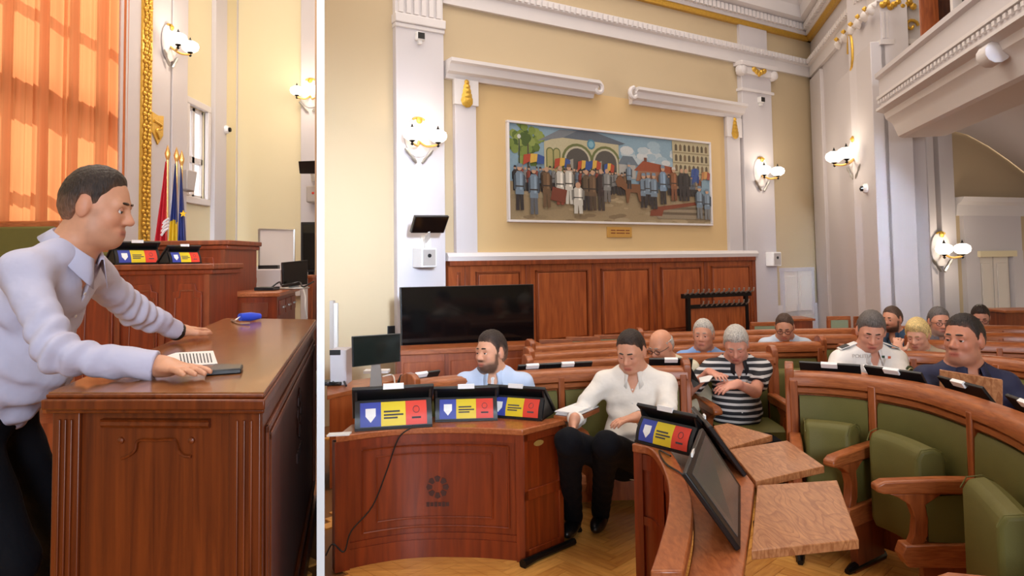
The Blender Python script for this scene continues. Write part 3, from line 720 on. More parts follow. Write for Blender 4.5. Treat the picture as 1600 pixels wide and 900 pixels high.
# ---- second curved desk with fold-out writing flaps (foreground, right of centre)
ZB1, ZB2 = 0.80, 0.735
outer = spline([PZ(x, y, ZB1) for x, y in ((987, 693), (1019, 702), (1041, 742), (1045, 787), (1033, 840), (1016, 892))], 5)
inner = spline([PZ(x, y, ZB1) for x, y in ((1010, 685), (1040, 697), (1062, 726), (1080, 773), (1082, 820), (1068, 892))], 5)
db_ = thing('flap_desk', 'curved wooden desk with fold-out writing flaps at the right', 'desk', (outer[10].x, outer[10].y, 0))
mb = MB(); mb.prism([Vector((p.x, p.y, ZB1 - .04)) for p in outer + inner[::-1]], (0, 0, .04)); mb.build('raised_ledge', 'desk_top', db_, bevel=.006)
ins = [o_.lerp(i_, .22) for o_, i_ in zip(outer, inner)]; ins2 = [o_.lerp(i_, .45) for o_, i_ in zip(outer, inner)]
mb = MB(); mb.prism([Vector((p.x, p.y, 0)) for p in ins + ins2[::-1]], (0, 0, ZB1 - .041)); mb.build('front_panel', 'desk', db_, smooth=True, angle=30)
fo = frames([Vector((p.x, p.y, 0)) for p in outer])
for i0 in (0, 6, 13, 20):
    mb = MB(); q = ins[i0:i0+3]; q2 = [o_.lerp(i_, .10) for o_, i_ in zip(outer, inner)][i0:i0+3]
    mb.prism([Vector((p.x, p.y, 0)) for p in q2 + q[::-1]], (0, 0, ZB1 - .041)); mb.build('stile', 'desk', db_)
for z0, z1_ in ((0, .1), (.42, .46), (.68, .755)):
    mb = MB(); q = ins; q2 = [o_.lerp(i_, .13) for o_, i_ in zip(outer, inner)]
    mb.prism([Vector((p.x, p.y, z0)) for p in q2 + q[::-1]], (0, 0, z1_ - z0)); mb.build('rail', 'desk', db_)
wk = [PZ(1137, 700, ZB2), PZ(1179, 757, ZB2), PZ(1174, 807, ZB2), PZ(1160, 905, ZB2)]
inn2 = [Vector((p.x, p.y, ZB2)) for p in inner]
mb = MB(); poly = [Vector((p.x, p.y, ZB2 - .035)) for p in [inn2[2]] + [PZ(1115, 668, ZB2)] + wk + inn2[:2:-1]]
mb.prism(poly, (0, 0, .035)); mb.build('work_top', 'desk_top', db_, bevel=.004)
mb = MB(); mb.tube([inn2[22] + Vector((.13, .03, -.05)), inn2[22] + Vector((.14, .03, -.735))], [.05, .05], 10); mb.build('pedestal', 'black', db_, smooth=True)
flaps = (((1183, 758), (1308, 750), (1342, 843), (1174, 860)), ((1140, 702), (1230, 688), (1288, 728), (1181, 752)), ((1115, 665), (1137, 661), (1207, 680), (1138, 700)))
for fl_ in flaps:
    q = [PZ(x, y, ZB2 + .012) for x, y in fl_]
    c = sum(q, Vector())/4
    mb = MB(); mb.prism([p - Vector((0, 0, .032)) for p in q], (0, 0, .032)); f_ = mb.build('writing_flap', 'flap', db_, bevel=.003)
    mb = MB(); ed = q[0].lerp(q[3], .5); mb.obox(ed + (c - ed)*.5 - Vector((0, 0, .045)), (c - ed)*.5, Vector((0, .02, 0)), (0, 0, .012)); mb.build('hinge_arm', 'black_metal', f_)
put_tablet(PZ(1052, 708, ZB1) + Vector((.03, .12, .002)), R(-52), 'tricolour-backed tablet at the far end of the flap desk', 'tablets on the flap desk', 1.0)
# big reclined screens on the flap desk
def recline(name, pts, label, screen_side, g):
    a, b, c, d = [Vector(p) for p in pts]
    n = (b - a).cross(d - a).normalized()
    if n.x < 0: n = -n
    o = thing(name, label, 'monitor', ((a.x + c.x)/2, (a.y + c.y)/2, min(a.z, c.z)), g)
    mb = MB(); mb.prism([a, b, c, d], -n*.02); mb.build('housing', 'black', o, bevel=.005)
    ce = (a + b + c + d)/4
    mb = MB(); mb.prism([ce + (p - ce)*.84 + n*.001 for p in (a, b, c, d)], n*.0015); mb.build('screen', 'grey_screen' if screen_side else 'black_gloss', o)
    mb = MB(); mid = (a + d)/2; bot = (b + c)/2
    foot = Vector((mid.x*.6 + bot.x*.4, mid.y*.6 + bot.y*.4, min(p.z for p in pts)))
    mb.prism([bot - n*.025, mid - n*.025, foot + Vector((0, 0, .0))], Vector((d - a)).normalized()*.12); mb.build('stand', 'black', o)
    mb = MB(); q = a.lerp(d, .35); mb.obox(q + Vector((0, 0, .004)), (d - a).normalized()*.03, n*.004, (0, 0, .008)); mb.build('paper_tag', 'paper', o)
    return o
# near screen: a,d are the upper edge, b,c the lower edge
yA = PZ(1158, 862, ZB2)
lowN = PZ(1158, 858, ZB2 + .01); lowF = PZ(1158, 760, ZB2 + .01)
topN = P(1072, 738, lowN.y - .02); topF = P(1098, 668, lowF.y - .06)
recline('desk_screen', (topN, lowN, lowF, topF), 'grey reclined touch screen nearest on the flap desk', True, 'reclined screens on the flap desk')
lowN2 = PZ(1168, 742, ZB2 + .01); lowF2 = PZ(1118, 690, ZB2 + .01)
topN2 = P(1111, 664, lowN2.y - .02); topF2 = P(1084, 634, lowF2.y - .04)
recline('desk_screen', (topN2, lowN2, lowF2, topF2), 'black reclined screen seen edge-on behind the grey one', False, 'reclined screens on the flap desk')
cb = [PZ(1048, 716, ZB1) + Vector((0, 0, .01)), PZ(1030, 706, ZB1) + Vector((0, 0, .006)), PZ(1040, 726, ZB1) + Vector((0, 0, .006)), PZ(1064, 742, ZB1) + Vector((0, 0, .006)), PZ(1082, 757, ZB1 - .02)]
mb = MB(); mb.tube(spline(cb, 6), .004, 6); tag(mb.build('black_cable', 'black', smooth=True), 'thin black cable looping on the flap desk ledge', 'cable')

# ---- curved bench rows
CEN = Vector((0.6, 1.6, 0))
def bench_row(name, label, pts, bounds, seats, z=0.95, detail=2, endpost=(True, True), posts=True, group='curved bench rows of the hall', arms=True, armsel=None):
    path = spline([PZ(x, y, z) for x, y in pts], 8)
    # resample: cumulative length
    cum = [0.0]
    for a, b in zip(path, path[1:]): cum.append(cum[-1] + (b - a).length)
    def at(s):
        s = max(0, min(cum[-1], s))
        for i in range(len(cum) - 1):
            if s <= cum[i+1] + 1e-9:
                q = (s - cum[i]) / max(1e-9, cum[i+1] - cum[i]); p = path[i].lerp(path[i+1], q)
                t = (path[min(i+2, len(path)-1)] - path[max(i-1, 0)]); t.z = 0; t.normalize(); break
        n = Vector((t.y, -t.x, 0))
        if (CEN - p).dot(n) < 0: n = -n
        return Vector((p.x, p.y, 0)), t, n
    def s_of(px):
        best = 0; bd = 1e9
        for i in range(len(path) * 4):
            s = cum[-1] * i / (len(path)*4 - 1); p, t, n = at(s)
            q = RC.transposed() @ (Vector((p.x, p.y, z)) - Vector((0, 0, H)))
            d = abs(800 + F*q.x/(-q.z) - px)
            if d < bd: bd = d; best = s
        return best
    p0, _, _ = at(cum[-1]/2)
    o = thing(name, label, 'bench', (p0.x, p0.y, 0), group)
    def strip(nm, m, s0, s1, prof, parent=o, smooth=True, k=None):
        k = k or max(3, int((s1 - s0)/0.10) + 2); rings = []
        for i in range(k):
            p, t, n = at(s0 + (s1 - s0)*i/(k - 1)); rings.append([p + n*a + Vector((0, 0, b)) for a, b in prof])
        mb = MB(); mb.loft(rings); return mb.build(nm, m, parent, smooth=smooth, angle=35)
    L = cum[-1]
    strip('top_rail', 'bench', 0, L, [(.035, z - .085), (.05, z - .075), (.05, z - .03), (.038, z - .012), (.02, z), (-.06, z), (-.075, z - .012), (-.075, z - .05), (-.05, z - .085)])
    strip('rail_moulding', 'bench', 0, L, [(.03, z - .125), (.042, z - .115), (.042, z - .09), (.03, z - .085), (0, z - .085), (0, z - .125)])
    strip('back_board', 'bench_v', 0, L, [(.012, .30), (.012, z - .12), (-.03, z - .12), (-.03, .05), (-.01, .05)])
    strip('desk_ledge', 'bench', 0, L, [(-.03, z - .19), (-.30, z - .21), (-.30, z - .235), (-.03, z - .215)])
    bs = [s_of(b) for b in bounds]
    for k in range(len(bs) - 1):
        a, b = bs[k] + .03, bs[k+1] - .03
        strip('back_cushion', 'green', a, b, [(.012, .40), (.012, z - .135), (.03, z - .135), (.045, z - .16), (.05, z - .3), (.05, .46), (.03, .40)])
        w_ = b - a; m_ = (a + b)/2; hw = min(.25, w_/2 - .015)
        if seats[k] == 'n': continue
        if seats[k] == 'u':                       # folded-up seat
            prof = [(.10, .24), (.10, .69), (.12, .735), (.16, .755), (.22, .745), (.245, .70), (.245, .30), (.22, .255), (.16, .24)]
            st = strip('folded_seat', 'green', m_ - hw, m_ + hw, prof, k=6)
            bv = st.modifiers.new('soft', 'BEVEL'); bv.width = .022; bv.segments = 3; bv.limit_method = 'ANGLE'; bv.angle_limit = R(50)
            for s_ in (m_ - hw - .001, m_ + hw + .001):
                pth = []; mb = MB()
                for (aa, bb) in prof[1:6]:
                    p, t, n = at(s_); pth.append(p + n*(aa + .002) + Vector((0, 0, bb + .001)))
                mb.tube(pth, .003, 5)
                mb.build('piping', 'green', st)
        else:                                     # lowered seat
            prof = [(.05, .37), (.05, .45), (.08, .475), (.40, .475), (.44, .45), (.44, .38), (.40, .36)]
            st = strip('seat', 'green', m_ - hw, m_ + hw, prof, k=5)
    if posts:
        for k, s in enumerate(bs):
            mb = MB(); p, t, n = at(s)
            mb.obox(p + n*.02 + Vector((0, 0, (z + .30)/2 - .05)), t*.022, n*.035, (0, 0, (z - .09 - .20)/2)); mb.build('divider', 'bench_v', o, bevel=.006)
    if arms and detail == 2:
        for ia, s in enumerate(bs):
            if armsel and ia not in armsel: continue
            p, t, n = at(s)
            def q(a, zz, sd): return p + n*a + Vector((0, 0, zz)) + t*sd
            mb = MB(); pr = [(.03, .605), (.03, .65), (.20, .65), (.46, .64), (.50, .62), (.50, .59), (.46, .58), (.10, .58)]
            mb.prism([q(a, zz, -.033) for a, zz in pr], t*.066); ar = mb.build('armrest', 'bench', o, bevel=.010)
            mb = MB(); pr = [(.44, .58), (.40, .565), (.345, .53), (.325, .47), (.335, .39), (.36, .33), (.30, .33), (.27, .39), (.265, .47), (.275, .53), (.20, .58)]
            mb.prism([q(a, zz, -.024) for a, zz in pr], t*.048); mb.build('arm_bracket', 'bench_v', ar, bevel=.005)
            mb = MB(); pr = [(.04, .35), (.04, .58), (.30, .565), (.27, .52), (.265, .36)]
            mb.prism([q(a, zz, -.018) for a, zz in pr], t*.036); mb.build('arm_pad', 'green', ar)
            mb = MB(); pr = [(.02, .25), (.02, .36), (.38, .35), (.40, .30), (.37, .25)]
            mb.prism([q(a, zz, -.04) for a, zz in pr], t*.08); mb.build('arm_block', 'bench', ar, bevel=.006)
            mb = MB(); pr = [(.02, 0), (.02, .25), (.30, .25), (.28, .03), (.32, .0)]
            mb.prism([q(a, zz, -.022) for a, zz in pr], t*.044); mb.build('support_leg', 'panel_dark', o)
            mb = MB(); mb.tube([q(.0, .02, 0), q(.30, .02, 0), q(.36, .012, 0)], [.028, .026, .016], 8); mb.build('floor_foot', 'black_metal', o, smooth=True)
    for e, on in zip((0, L), endpost):
        if on:
            p, t, n = at(e)
            mb = MB(); pr = [(-.10, 0), (-.10, z - .02), (-.085, z + .035), (-.04, z + .055), (.01, z + .05), (.045, z + .02), (.05, z - .03), (.035, z - .09), (.045, z - .14), (.05, .30), (.06, 0)]
            mb.prism([p + n*a + Vector((0, 0, b)) - t*.025 for a, b in pr], t*.05); mb.build('end_post', 'bench_v', o, bevel=.006)
    return o, at, s_of
g_bench = []
rows = {}
rows['near'] = bench_row('bench_row', 'nearest curved bench row with three folded green seats at the right', [(1233, 580), (1300, 583), (1370, 590), (1450, 604), (1530, 628), (1600, 655), (1660, 690), (1750, 750)], (1240, 1368, 1530, 1745), ('u', 'u', 'u'), z=1.0)
rows['A'] = bench_row('bench_row', 'curved bench row seating the bearded man and the white-shirted man', [(645, 597), (690, 590), (827, 580), (950, 574), (1072, 573)], (650, 712, 872, 1066), ('n', 's', 's'), armsel=(2, 3))
rows['B'] = bench_row('bench_row', 'bench row seating the striped-shirt man and the bald bespectacled man', [(826, 566), (950, 559), (1080, 553), (1208, 551)], (832, 960, 1083, 1200), ('n', 's', 's'))
rows['C'] = bench_row('bench_row', 'bench row seating the grey-haired man in a blue shirt', [(828, 553), (950, 545), (1080, 540), (1180, 536), (1284, 534)], (834, 950, 1060, 1170, 1278), ('n', 'n', 's', 'u'), detail=1)
rows['D'] = bench_row('bench_row', 'wooden bench row just behind the grey-haired man', [(830, 540), (950, 533), (1080, 528), (1220, 524), (1340, 523)], (840, 960, 1080, 1220, 1335), ('n', 'n', 'n', 's'), detail=1)
rows['E'] = bench_row('bench_row', 'farthest wooden bench row on the coat rack side', [(1000, 521), (1100, 518), (1220, 515), (1345, 513)], (1000, 1110, 1230, 1340), ('n', 'n', 'n'), detail=1)
rows['2R'] = bench_row('bench_row', 'bench row seating the white-uniformed officer and the navy-shirted man', [(1318, 549), (1406, 549), (1480, 552), (1560, 558), (1650, 568)], (1325, 1424, 1560, 1648), ('s', 's', 's'), endpost=(True, False))
rows['3R'] = bench_row('bench_row', 'bench row seating the blonde woman', [(1425, 532), (1470, 532), (1540, 534), (1650, 538)], (1429, 1490, 1560, 1648), ('n', 's', 'n'), detail=1, endpost=(True, False))
rows['4R'] = bench_row('bench_row', 'bench row seating the man in a grey shirt with dark glasses', [(1355, 522), (1450, 520), (1560, 520), (1660, 523)], (1360, 1460, 1560, 1655), ('n', 's', 'n'), detail=1, endpost=(True, False))
rows['5R'] = bench_row('bench_row', 'farthest bench row along the alcove side', [(1365, 511), (1460, 509), (1560, 509), (1660, 511)], (1370, 1460, 1560, 1655), ('n', 'n', 'n'), detail=1, endpost=(True, False))
# low desks closing the far rows under the gallery
for (x0, x1, y0, y1, Y, lab) in ((1572, 1640, 485, 503, 8.4, 'low wooden desk front at the picture edge by the portal'), (1240, 1270, 498, 515, 9.6, 'low wooden desk front before the pale double door')):
    a, b = P(x0, y0, Y), P(x1, y1, Y)
    o = thing('low_desk', lab, 'desk', ((a.x + b.x)/2, Y, 0), 'low desks along the hall end')
    mb = MB(); mb.box((a.x, Y, 0), (b.x, Y + .4, a.z - .03)); mb.build('body', 'panel_dark', o)
    mb = MB(); mb.box((a.x - .03, Y - .03, a.z - .03), (b.x + .03, Y + .43, a.z)); mb.build('desk_top', 'bench', o, bevel=.006)
# tablets lying against the bench rails (seen as black strips with a white tag)
def rail_tablet(row, px, label, w=.34, rise=.045):
    o_, at, s_of = rows[row]; p, t, n = at(s_of(px))
    if t.x < 0: t = -t
    o = thing('rail_tablet', label, 'tablet', tuple(p + Vector((0, 0, .95)) - n*.10), 'tablets standing behind the bench rails')
    zr = 1.0 if row == 'near' else .95; z0 = zr - .19
    a = p - n*.26 + Vector((0, 0, z0)); b = p - n*.085 + Vector((0, 0, zr + rise))
    c = (a + b)/2; nr_ = (b - a).cross(t).normalized()
    mb = MB(); mb.obox(c, t*w/2, (b - a)/2, nr_*.008); mb.build('screen_panel', 'black', o, bevel=.003)
    mb = MB(); mb.obox(b + Vector((0, 0, .0)) - (b - a).normalized()*.014 + n*.01, t*.045, (b - a).normalized()*.016, nr_*.010); mb.build('paper_tag', 'paper', o)
    mb = MB(); mb.prism([a - n*.0 + Vector((0, 0, -.008)), a + n*.15 + Vector((0, 0, -.008)), c], t*.02); mb.build('stand', 'black', o)
    return o
rail_tablet('near', 1292, 'first black tablet on the nearest bench rail, by its end post')
rail_tablet('near', 1380, 'black tablet on the nearest bench rail below the officer')
rail_tablet('near', 1474, 'black tablet on the nearest bench rail before the navy-shirted man')
rail_tablet('near', 1572, 'black tablet on the nearest bench rail at the picture edge')
rail_tablet('A', 893, 'black tablet on the bench rail between bearded and white-shirted men', .36, .03)
rail_tablet('A', 668, 'black tablet on the bench rail left of the bearded man', .3, .03)
rail_tablet('A', 838, 'black tablet on the bench rail at the bearded man shoulder', .2, .03)
rail_tablet('A', 1052, 'black tablet on the bench rail before the bald man', .3, .045)
# raised wooden flap in front of the navy-shirted man
q = [P(1469, 578, 3.95), P(1567, 594, 3.78), P(1567, 640, 3.78), P(1469, 620, 3.95)]
mb = MB(); mb.prism(q, (0.012, .028, 0)); tag(mb.build('raised_flap', 'flap', bevel=.003), 'upright wooden writing flap before the navy-shirted man', 'writing flap')

# ---- wall-mounted and standing equipment
# big television
TV = thing('television', 'large black television on a stand before the wainscot', 'television', tuple(P(730, 560, 7.0)))
q = [P(625, 449, 7.05), P(834, 444, 7.45), P(835, 533, 7.45), P(627, 545, 7.05)]
nt = (q[1] - q[0]).cross(q[3] - q[0]).normalized(); nt = nt if nt.y < 0 else -nt
mb = MB(); mb.prism(q, -nt*.05); mb.build('housing', 'black', TV, bevel=.006)
ce = sum(q, Vector())/4
mb = MB(); mb.prism([ce + (p - ce)*.985 + nt*.001 for p in q], nt*.002); mb.build('screen', 'black_gloss', TV)
mb = MB(); b = P(702, 545, 7.2); mb.box((b.x - .035, 7.22, 0), (b.x + .035, 7.27, b.z + .1)); mb.build('stand_post', 'black_metal', TV)
mb = MB(); mb.box((b.x - .5, 6.98, 0), (b.x + .5, 7.5, .04)); mb.build('stand_base', 'black_metal', TV)
# low panelled front behind the first row, under the television
lw = Wall(P(620, 560, 6.6).xy, P(845, 560, 6.9).xy, (0, 2))
pb = thing('panelled_front', 'low panelled wooden desk front under the television', 'desk', lw.pt(lw.L/2, 0))
zt = lw.at(650, 549)[1]
mb = MB(); lw.slab(mb, 0, lw.L, 0, zt, -.3, 0); mb.build('body', 'panel', pb)
mb = MB(); lw.slab(mb, -.02, lw.L + .02, zt - .03, zt + .02, -.34, .03); mb.build('desk_top', 'bench', pb, bevel=.006)
for k in range(3):
    a = .06 + k*(lw.L - .06)/3; mb = MB(); lw.slab(mb, a, a + (lw.L - .06)/3 - .07, .12, zt - .10, 0, .014); mb.build('panel', 'panel', pb, bevel=.006)
    mb = MB(); lw.slab(mb, a - .055, a - .02, .05, zt - .03, 0, .02); mb.build('stile', 'panel_dark', pb)
# small far desk with monitor
dk = thing('computer_desk', 'small wooden desk with monitor beside the partition', 'desk', tuple(PZ(560, 700, 0)))
q = [PZ(511, 618, .70), PZ(622, 593, .70), PZ(629, 583, .70), PZ(511, 600, .70)]
mb = MB(); mb.prism([p - Vector((0, 0, .035)) for p in q], (0, 0, .035)); mb.build('desk_top', 'bench', dk, bevel=.005)
mb = MB(); q2 = [p.lerp(sum(q, Vector())/4, .06) for p in q]; mb.prism([Vector((p.x, p.y, 0)) for p in q2], (0, 0, .665)); bd = mb.build('body', 'panel', dk)
def monitor(nm, lab, q, back, m='black_gloss', foot=None):
    o = thing(nm, lab, 'monitor', tuple((q[2] + q[3])/2))
    n_ = (q[1] - q[0]).cross(q[3] - q[0]).normalized(); n_ = n_ if n_.y < 0 else -n_
    mb = MB(); mb.prism(q, -n_*back); mb.build('housing', 'black', o, bevel=.004)
    ce = sum(q, Vector())/4; mb = MB(); mb.prism([ce + (p - ce)*.955 + n_*.001 for p in q], n_*.001); mb.build('screen', m, o)
    if foot is not None:
        bm_ = (q[2] + q[3])/2 - n_*.04
        mb = MB(); mb.prism([bm_ + Vector((-.03, 0, .06)), bm_ + Vector((.03, 0, .06)), Vector((bm_.x + .05, bm_.y, foot)), Vector((bm_.x - .05, bm_.y, foot))], (0, .015, 0)); mb.build('stand_neck', 'silver', o)
        mb = MB(); mb.box((bm_.x - .12, bm_.y - .10, foot), (bm_.x + .12, bm_.y + .08, foot + .012)); mb.build('stand_foot', 'silver', o, bevel=.004)
    return o
M['screen_dark'] = mat('dark_green_screen', rgb(26, 30, 26), 0.12)
monitor('desk_monitor', 'black monitor on the small desk by the partition', [P(550, 526, 5.35), P(626, 521, 5.5), P(626, 565, 5.5), P(551, 574, 5.35)], .03, 'screen_dark', .705)
o = thing('desk_clutter', 'tangle of black cables and a box on the small desk', 'cables', tuple(PZ(522, 597, .71)))
mb = MB(); mb.tube(spline([PZ(505 + 6*k, 599 + 4*math.sin(k*2.3), .72) + Vector((0, 0, .015*(k % 2))) for k in range(7)], 5), .008, 6); mb.build('cable', 'black', o, smooth=True)
mb = MB(); c = PZ(517, 596, .725); mb.box((c.x - .10, c.y - .06, .701), (c.x + .1, c.y + .06, .73)); mb.build('power_box', 'black', o, bevel=.005)
mb = MB(); mb.tube(spline([PZ(598, 588, .72), PZ(613, 586, .72), P(617, 600, 5.35), P(616, 625, 5.3)], 6), .006, 6); tag(mb.build('white_cable', 'white_plastic', smooth=True), 'white cable running off the small desk edge', 'cable')
mb = MB(); c = PZ(590, 581, .71); mb.box((c.x - .12, c.y - .04, .701), (c.x + .10, c.y + .08, .725)); tag(mb.build('paper_stack', 'paper'), 'white papers beside the desk monitor stand', 'papers')
# flip chart / white cabinet at the partition
wc = thing('white_board', 'white board on a cabinet beside the partition in the hall', 'whiteboard', tuple(P(520, 600, 6.0)))
a, b = P(496, 474, 6.0), P(516, 545, 6.0); a.x = -0.272*5.7 + .06
mb = MB(); mb.box((a.x, 6.0, b.z), (b.x, 6.04, a.z)); mb.build('board', 'whiteboard', wc, bevel=.005)
mb = MB(); mb.box((b.x, 5.98, b.z), (b.x + .03, 6.05, a.z + .02)); mb.build('board_edge', 'grey_box', wc)
c_ = P(548, 543, 5.9)
mb = MB(); mb.box((a.x, 5.75, .70), (c_.x, 5.95, c_.z)); mb.build('cabinet', 'white_wall', wc, bevel=.006)
mb = MB(); mb.box((a.x, 5.74, c_.z - .04), (P(539, 543, 5.9).x, 5.76, c_.z)); mb.build('tray', 'black', wc)
# hanging screen and loudspeaker on the left pilaster
def wq(px, py, d): t, z = W1.at(px, py); return W1.pt(t, z, d)
hs = thing('hanging_screen', 'small black screen tilted down on the pilaster left of the painting', 'screen', tuple(wq(650, 366, .1)))
mb = MB(); q = [wq(617, 343, .55), wq(668, 343, .55), wq(672, 366, .35), wq(622, 366, .35)]; mb.prism(q, W1.n*-.04 + Vector((0, 0, .02))); mb.build('housing', 'black', hs, bevel=.004)
mb = MB(); ce = sum(q, Vector())/4; nn_ = (q[1]-q[0]).cross(q[3]-q[0]).normalized(); nn_ = nn_ if nn_.y < 0 else -nn_; mb.prism([ce + (p - ce)*.94 + nn_*.001 for p in q], nn_*.001); mb.build('screen', 'black_gloss', hs)
mb = MB(); mb.tube([wq(648, 362, .36), wq(655, 370, .25), wq(659, 378, .09)], .025, 8); mb.build('bracket_arm', 'white_plastic', hs, smooth=True)
mb = MB(); t, z = W1.at(659, 378); W1.slab(mb, t - .06, t + .06, z - .07, z + .07, .09, .11); mb.build('wall_plate', 'white_plastic', hs)
mb = MB(); mb.tube(spline([wq(648, 368, .3), wq(652, 376, .2), wq(657, 388, .12)], 5), .007, 6); mb.build('cable', 'white_plastic', hs, smooth=True)
def speaker(lab, px0, px1, py0, py1, d, parent_wall=wq):
    o = thing('wall_speaker', lab, 'speaker', tuple(wq((px0 + px1)/2, py1, .09)), 'box loudspeakers on the hall pilasters')
    t0, z0 = W1.at(px0, py1); t1_, z1_ = W1.at(px1, py0)
    mb = MB(); mb.prism([W1.pt(t0, z0, .09), W1.pt(t1_, z0, .09), W1.pt(t1_ - .03, z0, .09 + d), W1.pt(t0 + .03, z0, .09 + d)], (0, 0, z1_ - z0)); mb.build('cabinet', 'white_plastic', o, bevel=.01)
    mb = MB(); W1.slab(mb, t0 + .05, t1_ - .05, z0 + .02, z1_ - .02, .09 + d, .095 + d); mb.build('grille', 'grey_box', o)
    mb = MB(); mb.lathe([(.001, 0), (.022, 0), (.022, .008), (.001, .010)], W1.pt((t0 + t1_)/2, z0 + (z1_ - z0)*.6, .095 + d), 10, W1.n); mb.build('tweeter', 'black', o)
speaker('pale box loudspeaker under the hanging screen', 639, 670, 388, 418, .18)
speaker('pale box loudspeaker on the pilaster right of the wainscot', 1189, 1205, 394, 416, .12)
def wall_cam(W, px, py, lab, d=.09):
    t, z = W.at(px, py)
    o = thing('wall_camera', lab, 'camera', tuple(W.pt(t, z - .05, d)), 'small black wall cameras')
    mb = MB(); W.slab(mb, t - .05, t + .05, z - .02, z + .07, d, d + .07); mb.build('housing', 'white_plastic', o, bevel=.008)
    mb = MB(); W.slab(mb, t - .04, t + .04, z - .01, z + .06, d + .07, d + .08); mb.build('face', 'black', o)
    mb = MB(); W.slab(mb, t - .02, t + .02, z - .06, z - .02, d, d + .05); mb.build('bracket', 'white_plastic', o)
wall_cam(W1, 649, 65, 'small black camera high on the wide pilaster above the lamp')
wall_cam(W1, 1179, 161, 'small black camera under the gilded scroll capital')
def dome(pt, n, lab):
    o = thing('dome_camera', lab, 'camera', tuple(pt), 'white dome cameras')
    mb = MB(); mb.lathe([(.001, 0), (.06, 0), (.06, .03), (.045, .05), (.001, .05)], pt, 14, n); mb.build('base', 'white_plastic', o, smooth=True)
    mb = MB(); mb.lathe([(.036, 0), (.032, .025), (.001, .038)], Vector(pt) + Vector(n)*.05, 12, n); mb.build('lens_dome', 'black_gloss', o, smooth=True)
t, z = W2.at(1371, 294); dome(W2.pt(t, z, .12), W2.n, 'dome camera on the side wall pier below the upper lamp')
t, z = L1.at(346, 203); dome(L1.pt(t, z, .06), L1.n, 'dome camera on the corner pier right of the bright window')
mb = MB(); t, z = W1.at(613, 516); W1.slab(mb, t - .06, t + .06, z - .05, z + .05, 0, .02); tag(mb.build('wall_socket', 'black', bevel=.004), 'dark socket plate on the wall left of the television', 'socket')

# ---- wall lamps: oval gilt back plate, two lit glass bowls
def sconce(pt, n, lab, s=1.0, turn=0.0):
    n = Vector(n); u = Vector((0, 0, 1)).cross(n).normalized(); z = Vector((0, 0, 1)); pt = Vector(pt)
    o = thing('wall_lamp', lab, 'wall lamp', tuple(pt), 'two-bowl wall lamps')
    mb = MB(); mb.loft([[pt + u*(.15*s*math.cos(a)*k) + z*(.20*s*math.sin(a)*k + .02) + n*d for a in [i*math.pi/9 for i in range(18)]] for k, d in ((1, 0), (1, .015), (.9, .025))]); mb.build('back_plate', 'plaster', o, smooth=True)
    mb = MB()
    mb.tube([pt + u*(.15*s*math.cos(a)) + z*(.20*s*math.sin(a) + .02) + n*.02 for a in [math.pi*.36 + i*math.pi*.28/8 for i in range(9)]], .012*s, 6)
    mb.lathe([(.01, 0), (.035*s, .02), (.01, .04)], pt + z*.19*s + n*.02, 10, n); mb.build('gilt_crest', 'gold', o, smooth=True)
    mb = MB()
    for sx in (-1, 1):
        mb.tube([pt + u*sx*(.15*s - .15*s*k/5) - z*(.10 + .035*k)*s + n*.03 for k in range(5)], [.012*s, .02*s, .012*s, .02*s, .012*s], 6)
    mb.build('scroll_ornament', 'silver', o, smooth=True)
    for sx in (-1, 1):
        c = pt + u*sx*.14*s + n*.17*s + z*(.02*s)
        mb = MB(); mb.tube(spline([pt - z*.02*s + n*.02, pt + u*sx*.05*s - z*.08*s + n*.10*s, c - z*.09*s], 5), .012*s, 6); ar = mb.build('arm', 'brass', o, smooth=True)
        mb = MB(); mb.lathe([(.001, -.066*s), (.048*s, -.06*s), (.082*s, -.034*s), (.092*s, 0), (.082*s, .034*s), (.048*s, .056*s), (.001, .062*s)], c, 16); mb.build('glass_bowl', 'bulb', ar, smooth=True)
        mb = MB(); mb.lathe([(.001, -.115*s), (.018*s, -.10*s), (.008*s, -.085*s), (.032*s, -.065*s), (.03*s, -.056*s), (.001, -.055*s)], c, 10); mb.build('finial', 'black_metal', ar, smooth=True)
        mb = MB(); mb.lathe([(.018*s, .062*s), (.012*s, .075*s), (.005*s, .095*s), (.001, .105*s)], c, 8); mb.build('top_cap', 'black_metal', ar, smooth=True)
    ld = bpy.data.lights.new('lamp_light', 'POINT'); ld.energy = 9*s; ld.color = (1, .86, .68); ld.shadow_soft_size = .12
    lo = bpy.data.objects.new('lamp_light', ld); C.objects.link(lo); lo.parent = o; lo.location = n*.36*s + Vector((0, 0, .05))
t, z = W1.at(648, 220); sconce(W1.pt(t, z, .09), W1.n, 'lit wall lamp on the wide pilaster left of the painting', 1.12)
t, z = W1.at(1181, 272); sconce(W1.pt(t, z, .09), W1.n, 'lit wall lamp on the pilaster right of the painting', 1.15)
t, z = W2.at(1353, 244); sconce(W2.pt(t, z, .12), (W2.n + WP.n*.2).normalized(), 'lit wall lamp high on the side wall pier', 1.2)
t, z = W3.at(1457, 392); sconce(W3.pt(t, z, .11), W3.n, 'lit wall lamp in the alcove left of the portal', 1.1)
t, z = tp_(262, 70), zp_(262, 70); sconce(L1.pt(t, z, .11), L1.n, 'lit wall lamp above the gilded shield', 1.1)
p = P(488, 150, YB); sconce((p.x, YB - .08, p.z), (0, -1, 0), 'lit wall lamp cut off by the partition', 1.1)
